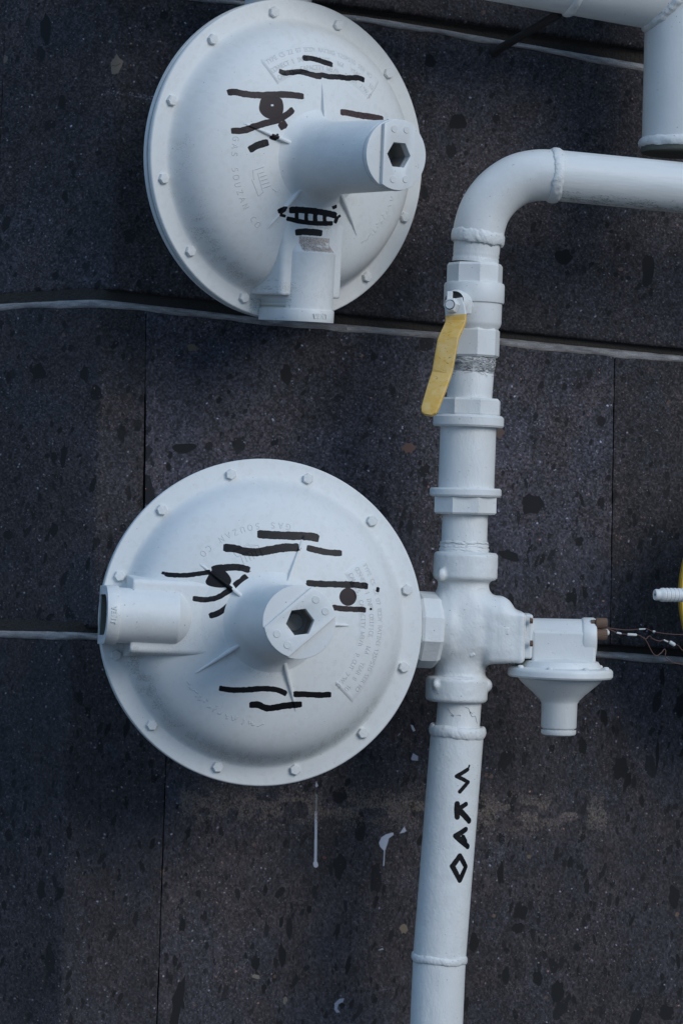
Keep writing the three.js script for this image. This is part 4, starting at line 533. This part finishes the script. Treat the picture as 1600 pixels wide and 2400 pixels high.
// ---- shut-off device on the right of the valve body
{
  const t = thing('shutoff_device', 'white shut-off device right of the valve body, round flange over a funnel', 'shut-off device', [0.2406,1.2346,0.0]), o = V([0.2406,1.2346,0.0]), rel = (p) => V(p).sub(o);
  const pl = part('mounting_plate', boxUV(new RoundedBoxGeometry(20 * PX, 104 * PX, 96 * PX, 4, 6 * PX)), M.paint, t); pl.position.copy(rel([0.2036,1.2726,0.0])); pl.rotation.z = 0.0;
  for (const [p, k] of [[[0.2044,1.2898,0.028], 0], [[0.2052,1.2657,0.028], 1]]) { const b = part('rusty_bolt', faceted([[0.0033, 0], [0.0033, 0.0026], [0.0026, 0.0032], [0.0001, 0.0032]], 6, 0.4 * k), M.rust, t); b.position.copy(rel(p)); b.rotation.z = -Math.PI / 2; }
  const hs = part('housing', turned([[0, -4], [44, -3], [45.5, 2], [45.5, 120], [48, 122], [49.5, 126], [49.5, 148], [47, 153], [41, 155], [0, 156]].map(([r, d]) => [r * PX, d * PX]), 64), M.smooth, t);
  hs.position.copy(rel([0.2064,1.2709,0.0])); hs.quaternion.setFromUnitVectors(new THREE.Vector3(0, 1, 0), V([0.2763,1.2716,0.0]).sub(V([0.2064,1.2709,0.0])).normalize());
  const nk = part('saddle', boxUV(new RoundedBoxGeometry(150 * PX, 76 * PX, 92 * PX, 4, 8 * PX)), M.smooth, t); nk.position.copy(rel([0.2421,1.2623,0.0]));
  part('flange', turned([[0, 36], [60, 33], [88, 26], [92, 20], [96, 12], [118, 10], [122, 6], [123, 2], [123, -8], [120, -12], [100, -14], [60, -14]].map(([r, d]) => [r * PX, d * PX]), 96), M.smooth, t);
  for (let i = 0; i < 8; i++) { const a = 0.3 + i * Math.PI / 4, b = part('flange_screw', turned([[0.0034, 0], [0.0034, 0.0016], [0.0022, 0.0028], [0.0001, 0.003]], 14), M.smooth, t); b.position.set(109 * PX * Math.cos(a), 10 * PX, 109 * PX * Math.sin(a)); }
  const fn = part('funnel', turned([[97, -13], [98, -17], [92, -24], [60, -52], [46, -66], [42, -74], [41.5, -128], [40, -131]].map(([r, d]) => [r * PX, d * PX]), 80), M.smooth, t);
  part('end_ring', turned([[36, -129], [36, -134], [41, -135], [41, -142], [39, -146], [30, -149], [0, -149]].map(([r, d]) => [r * PX, d * PX]), 64), M.paint, fn);
  for (const [p, k] of [[[0.2812,1.2888,0.012], 0], [[0.2815,1.2769,0.012], 1]]) { const b = part('rusty_screw', turned([[0, -0.006], [0.0035, -0.006], [0.0035, -0.003], [0.0058, -0.0028], [0.0060, 0.003], [0.0055, 0.0042], [0, 0.0046]], 24), M.rust, t); b.position.copy(rel(p)); b.rotation.z = -Math.PI / 2; b.scale.y = 1.7; }
}
{ // seal wires
  const t = thing('seal_wire', 'thin twisted copper seal wires trailing right from the rusty screws', 'wire', [0.2838,1.2851,0.02]), o = V([0.2838,1.2851,0.02]);
  const strand = (pts, n) => part('wire_strand', new THREE.TubeGeometry(new THREE.CatmullRomCurve3(pts.map((p) => V(p).sub(o))), n, 0.00055, 6), M.copper, t);
  const Z = [[[0.2829,1.285,0.0116],[0.2849,1.2847,0.0104],[0.2986,1.2828,0.0024],[0.3123,1.2819,-0.0056],[0.3247,1.2827,-0.0128],[0.333,1.2835,-0.0176],[0.3414,1.2805,-0.0224],[0.3581,1.278,-0.032],[0.3769,1.2771,-0.0427],[0.4145,1.276,-0.064]],[[0.2833,1.2839,0.0114],[0.2856,1.2837,0.01],[0.2911,1.2824,0.0068],[0.3022,1.2783,0.0004],[0.3125,1.2771,-0.0056],[0.3256,1.2762,-0.0132],[0.3333,1.2723,-0.0176],[0.3373,1.2756,-0.02],[0.3416,1.2724,-0.0224],[0.35,1.2701,-0.0272],[0.3548,1.2715,-0.03],[0.364,1.2679,-0.0352],[0.3711,1.2653,-0.0392],[0.3774,1.2595,-0.0427],[0.4152,1.253,-0.064]],[[0.3305,1.2749,-0.016],[0.3348,1.2691,-0.0184],[0.3384,1.2626,-0.0204],[0.3421,1.2568,-0.0224],[0.3463,1.2542,-0.0248],[0.3518,1.2574,-0.028],[0.3555,1.2614,-0.0302],[0.3569,1.2588,-0.031],[0.3564,1.2542,-0.0306],[0.3589,1.2503,-0.032],[0.3674,1.2464,-0.0368],[0.3779,1.2447,-0.0427],[0.4155,1.2431,-0.064]]];
  Z.forEach((s) => strand(s, 160));
  for (const [a, b, r] of [[[0.325,1.2827,-0.013],[0.3326,1.2832,-0.0174],0.0009],[[0.3415,1.2805,-0.0225],[0.3434,1.2805,-0.0236],0.0011],[[0.3001,1.2788,0.0016],[0.3049,1.2779,-0.0012],0.0011],[[0.3121,1.2771,-0.0054],[0.3228,1.2766,-0.0116],0.0015],[[0.3541,1.2713,-0.0296],[0.3591,1.2693,-0.0324],0.0009],[[0.362,1.2687,-0.0341],[0.3663,1.2663,-0.0365],0.0022],[[0.2848,1.2818,0.0106],[0.2885,1.2786,0.0084],0.0036]] ) { const g = new THREE.CapsuleGeometry(r, span(a, b) * 0.8, 4, 10), m = part('paint_fleck', g, M.smooth, t); m.position.copy(V(a).add(V(b)).multiplyScalar(0.5).sub(o)); m.quaternion.setFromUnitVectors(new THREE.Vector3(0, 1, 0), V(b).sub(V(a)).normalize()); }
}
// ---- header pipes at the upper right
{
  const ZV = -0.055, A = [0.3638,1.808,-0.055], top = [A[0] - 0.008, 2.9, ZV], t = thing('header_pipe', 'thick white welded pipes meeting at the upper right corner', 'pipe', A), R = 102 * PX, o = V(A);
  const v = part('drop_pipe', turned([[R, 0], [R, 2.9 - A[1]], [0, 2.9 - A[1]]], 80), M.smooth, t); v.rotation.z = 0.006;
  const cap = part('end_cap', turned([[0, -0.004], [R * 1.01, -0.004], [R * 1.025, -0.002], [R * 1.02, 0.003]], 80), M.drab, t);  // end cap coloured much darker than the white pipe it closes
  const w = part('weld_bead', bead(R + 0.0002, 0.0036, 0.32, 23, 0.0012, 1.5), M.weld, t); w.position.y = 0.006;
  // branch coming in from the upper left
  const P0 = V([0.3582,1.9793,-0.055]), P1 = V([0.1153,2.005,0.0]), d = P1.clone().sub(P0).normalize(), R2 = 96 * PX;
  const br = part('branch_pipe', turned([[R2, 0.01], [R2, 1.1], [0, 1.1]], 80), M.smooth, t); br.position.copy(P0.clone().sub(o)); br.quaternion.setFromUnitVectors(new THREE.Vector3(0, 1, 0), d);
  const w2 = part('weld_bead', bead(R2 - 0.0005, 0.0032, 0.3, 29, 0.0015), M.weld, t); w2.position.copy(P0.clone().addScaledVector(d, 0.128).sub(o)); w2.quaternion.copy(br.quaternion);
  // saddle weld where the two meet
  const pts = [], ex = new THREE.Vector3(1, 0, 0).applyQuaternion(br.quaternion), ez = new THREE.Vector3(0, 0, 1).applyQuaternion(br.quaternion);
  for (let i = 0; i < 80; i++) { const a = i / 80 * Math.PI * 2, q = P0.clone().addScaledVector(ex, R2 * Math.cos(a)).addScaledVector(ez, R2 * Math.sin(a)); let s = 0; for (let k = 0; k < 400; k++) { s = k * 0.0004; const x = q.x + d.x * s - A[0], z = q.z + d.z * s - A[2]; if (Math.hypot(x, z) > R) break; } pts.push(q.addScaledVector(d, s).sub(o)); }
  const sg = new THREE.TubeGeometry(new THREE.CatmullRomCurve3(pts, true), 260, 0.0052, 10, true), pp = sg.attributes.position, nn = sg.attributes.normal; for (let i = 0; i < pp.count; i++) { const k = 0.003 * (fbm(pp.getX(i) * 160 + 30, pp.getY(i) * 160 + pp.getZ(i) * 90, 3, 6) - 0.5); pp.setXYZ(i, pp.getX(i) + nn.getX(i) * k, pp.getY(i) + nn.getY(i) * k, pp.getZ(i) + nn.getZ(i) * k); } sg.computeVertexNormals();
  part('saddle_weld', sg, M.weld, t);
}
{ // steel bar from the wall under the branch pipe
  const a = [0.15697,1.92531,-0.15154], b = [0.2169,1.949,-0.045], t = thing('support_rod', 'dark steel rod from the wall joint up to the header pipe', 'rod', a); aim(t, a, b);
  part('rod', turned([[0, -0.03], [0.0046, -0.03], [0.0046, span(a, b) + 0.01], [0, span(a, b) + 0.01]], 24), M.steel, t); part('rod_collar', turned([[0.0046, -0.004], [0.0062, -0.002], [0.006, 0.004], [0.0046, 0.006]], 24), M.steel, t);
}
{ // pipe above the upper regulator
  const f = {c:[-0.06598,1.77662,0.005],x:[0.02441,0.99826,0.0537],y:[-0.83942,-0.00871,0.54341],a:[0.54293,-0.05834,0.83775]}, x = V(f.x), a = V(f.c).addScaledVector(x, 0.204).addScaledVector(V(f.a), -0.043), up = new THREE.Vector3(0, 1, 0), b = a.clone().addScaledVector(x, 0.7);
  const t = thing('hanging_pipe', 'white pipe above the upper regulator with a rust-edged rim', 'pipe', a); t.quaternion.setFromUnitVectors(new THREE.Vector3(0, 1, 0), x);
  part('rim', turned([[0.030, 0.0], [0.0425, 0.001], [0.0435, 0.004], [0.0435, 0.02], [0.041, 0.024]], 64), M.paint, t); part('rusty_edge', turned([[0.036, -0.0012], [0.0432, -0.0008], [0.0440, 0.0012], [0.0438, 0.0028]], 64), M.rust, t); part('length', turned([[0.031, 0.02], [0.031, 0.72], [0, 0.72]], 48), M.paint, t);
}
// ---- yellow round casing at the right edge with its ribbed white plug
{
  const C = [0.5208,1.3244,-0.07], Rr = 312 * PX * 1.022, t = thing('yellow_casing', 'yellow painted round casing just showing at the right edge', 'casing', C);
  const ym = new THREE.MeshStandardMaterial({ color: new THREE.Color().setRGB(0.60, 0.36, 0.035), roughness: 0.5, bumpMap: peelMap, bumpScale: 0.001 });
  const g = turned([[0, -0.05], [0.07, -0.05], [Rr - 0.02, -0.03], [Rr, -0.012], [Rr, 0.004], [Rr - 0.002, 0.006], [Rr - 0.02, 0.006], [Rr - 0.03, 0.018], [0.06, 0.032], [0, 0.034]], 120); zUp(g); part('cover', g, ym, t);
  const br = turned([[0.02, -0.2], [0.02, -0.045]], 32); zUp(br); part('wall_stub', br, ym, t);
}
{
  const a = [0.3359,1.3218,0.035], b = [0.3846,1.3223,0.035], t = thing('ribbed_plug', 'small white ribbed plug in front of the yellow casing', 'plug', a); t.position.copy(V(a)); t.quaternion.setFromUnitVectors(new THREE.Vector3(0, 1, 0), V(b).sub(V(a)).normalize().add(new THREE.Vector3(0, 0, -0.28)).normalize());
  const rings = [[0, 0.0005], [0.0045, 0.0002], [0.0055, 0], [0.0062, 0.0014], [0.0060, 0.004], [0.0063, 0.006]]; for (let i = 0; i < 24; i++) { const y = 0.0075 + i * 0.0045; rings.push([0.0074, y], [0.0076, y + 0.0026], [0.0069, y + 0.0031], [0.0069, y + 0.0042]); } rings.push([0.0068, 0.118], [0, 0.118]);
  part('ribbed_body', turned(rings, 32, 0.9), M.smooth, t);
  part('end_hole', turned([[0.0001, 0.0001], [0.0014, 0.0001], [0.0016, 0.0006]], 16), M.gasket, t);
}
renderer.render(scene, camera);
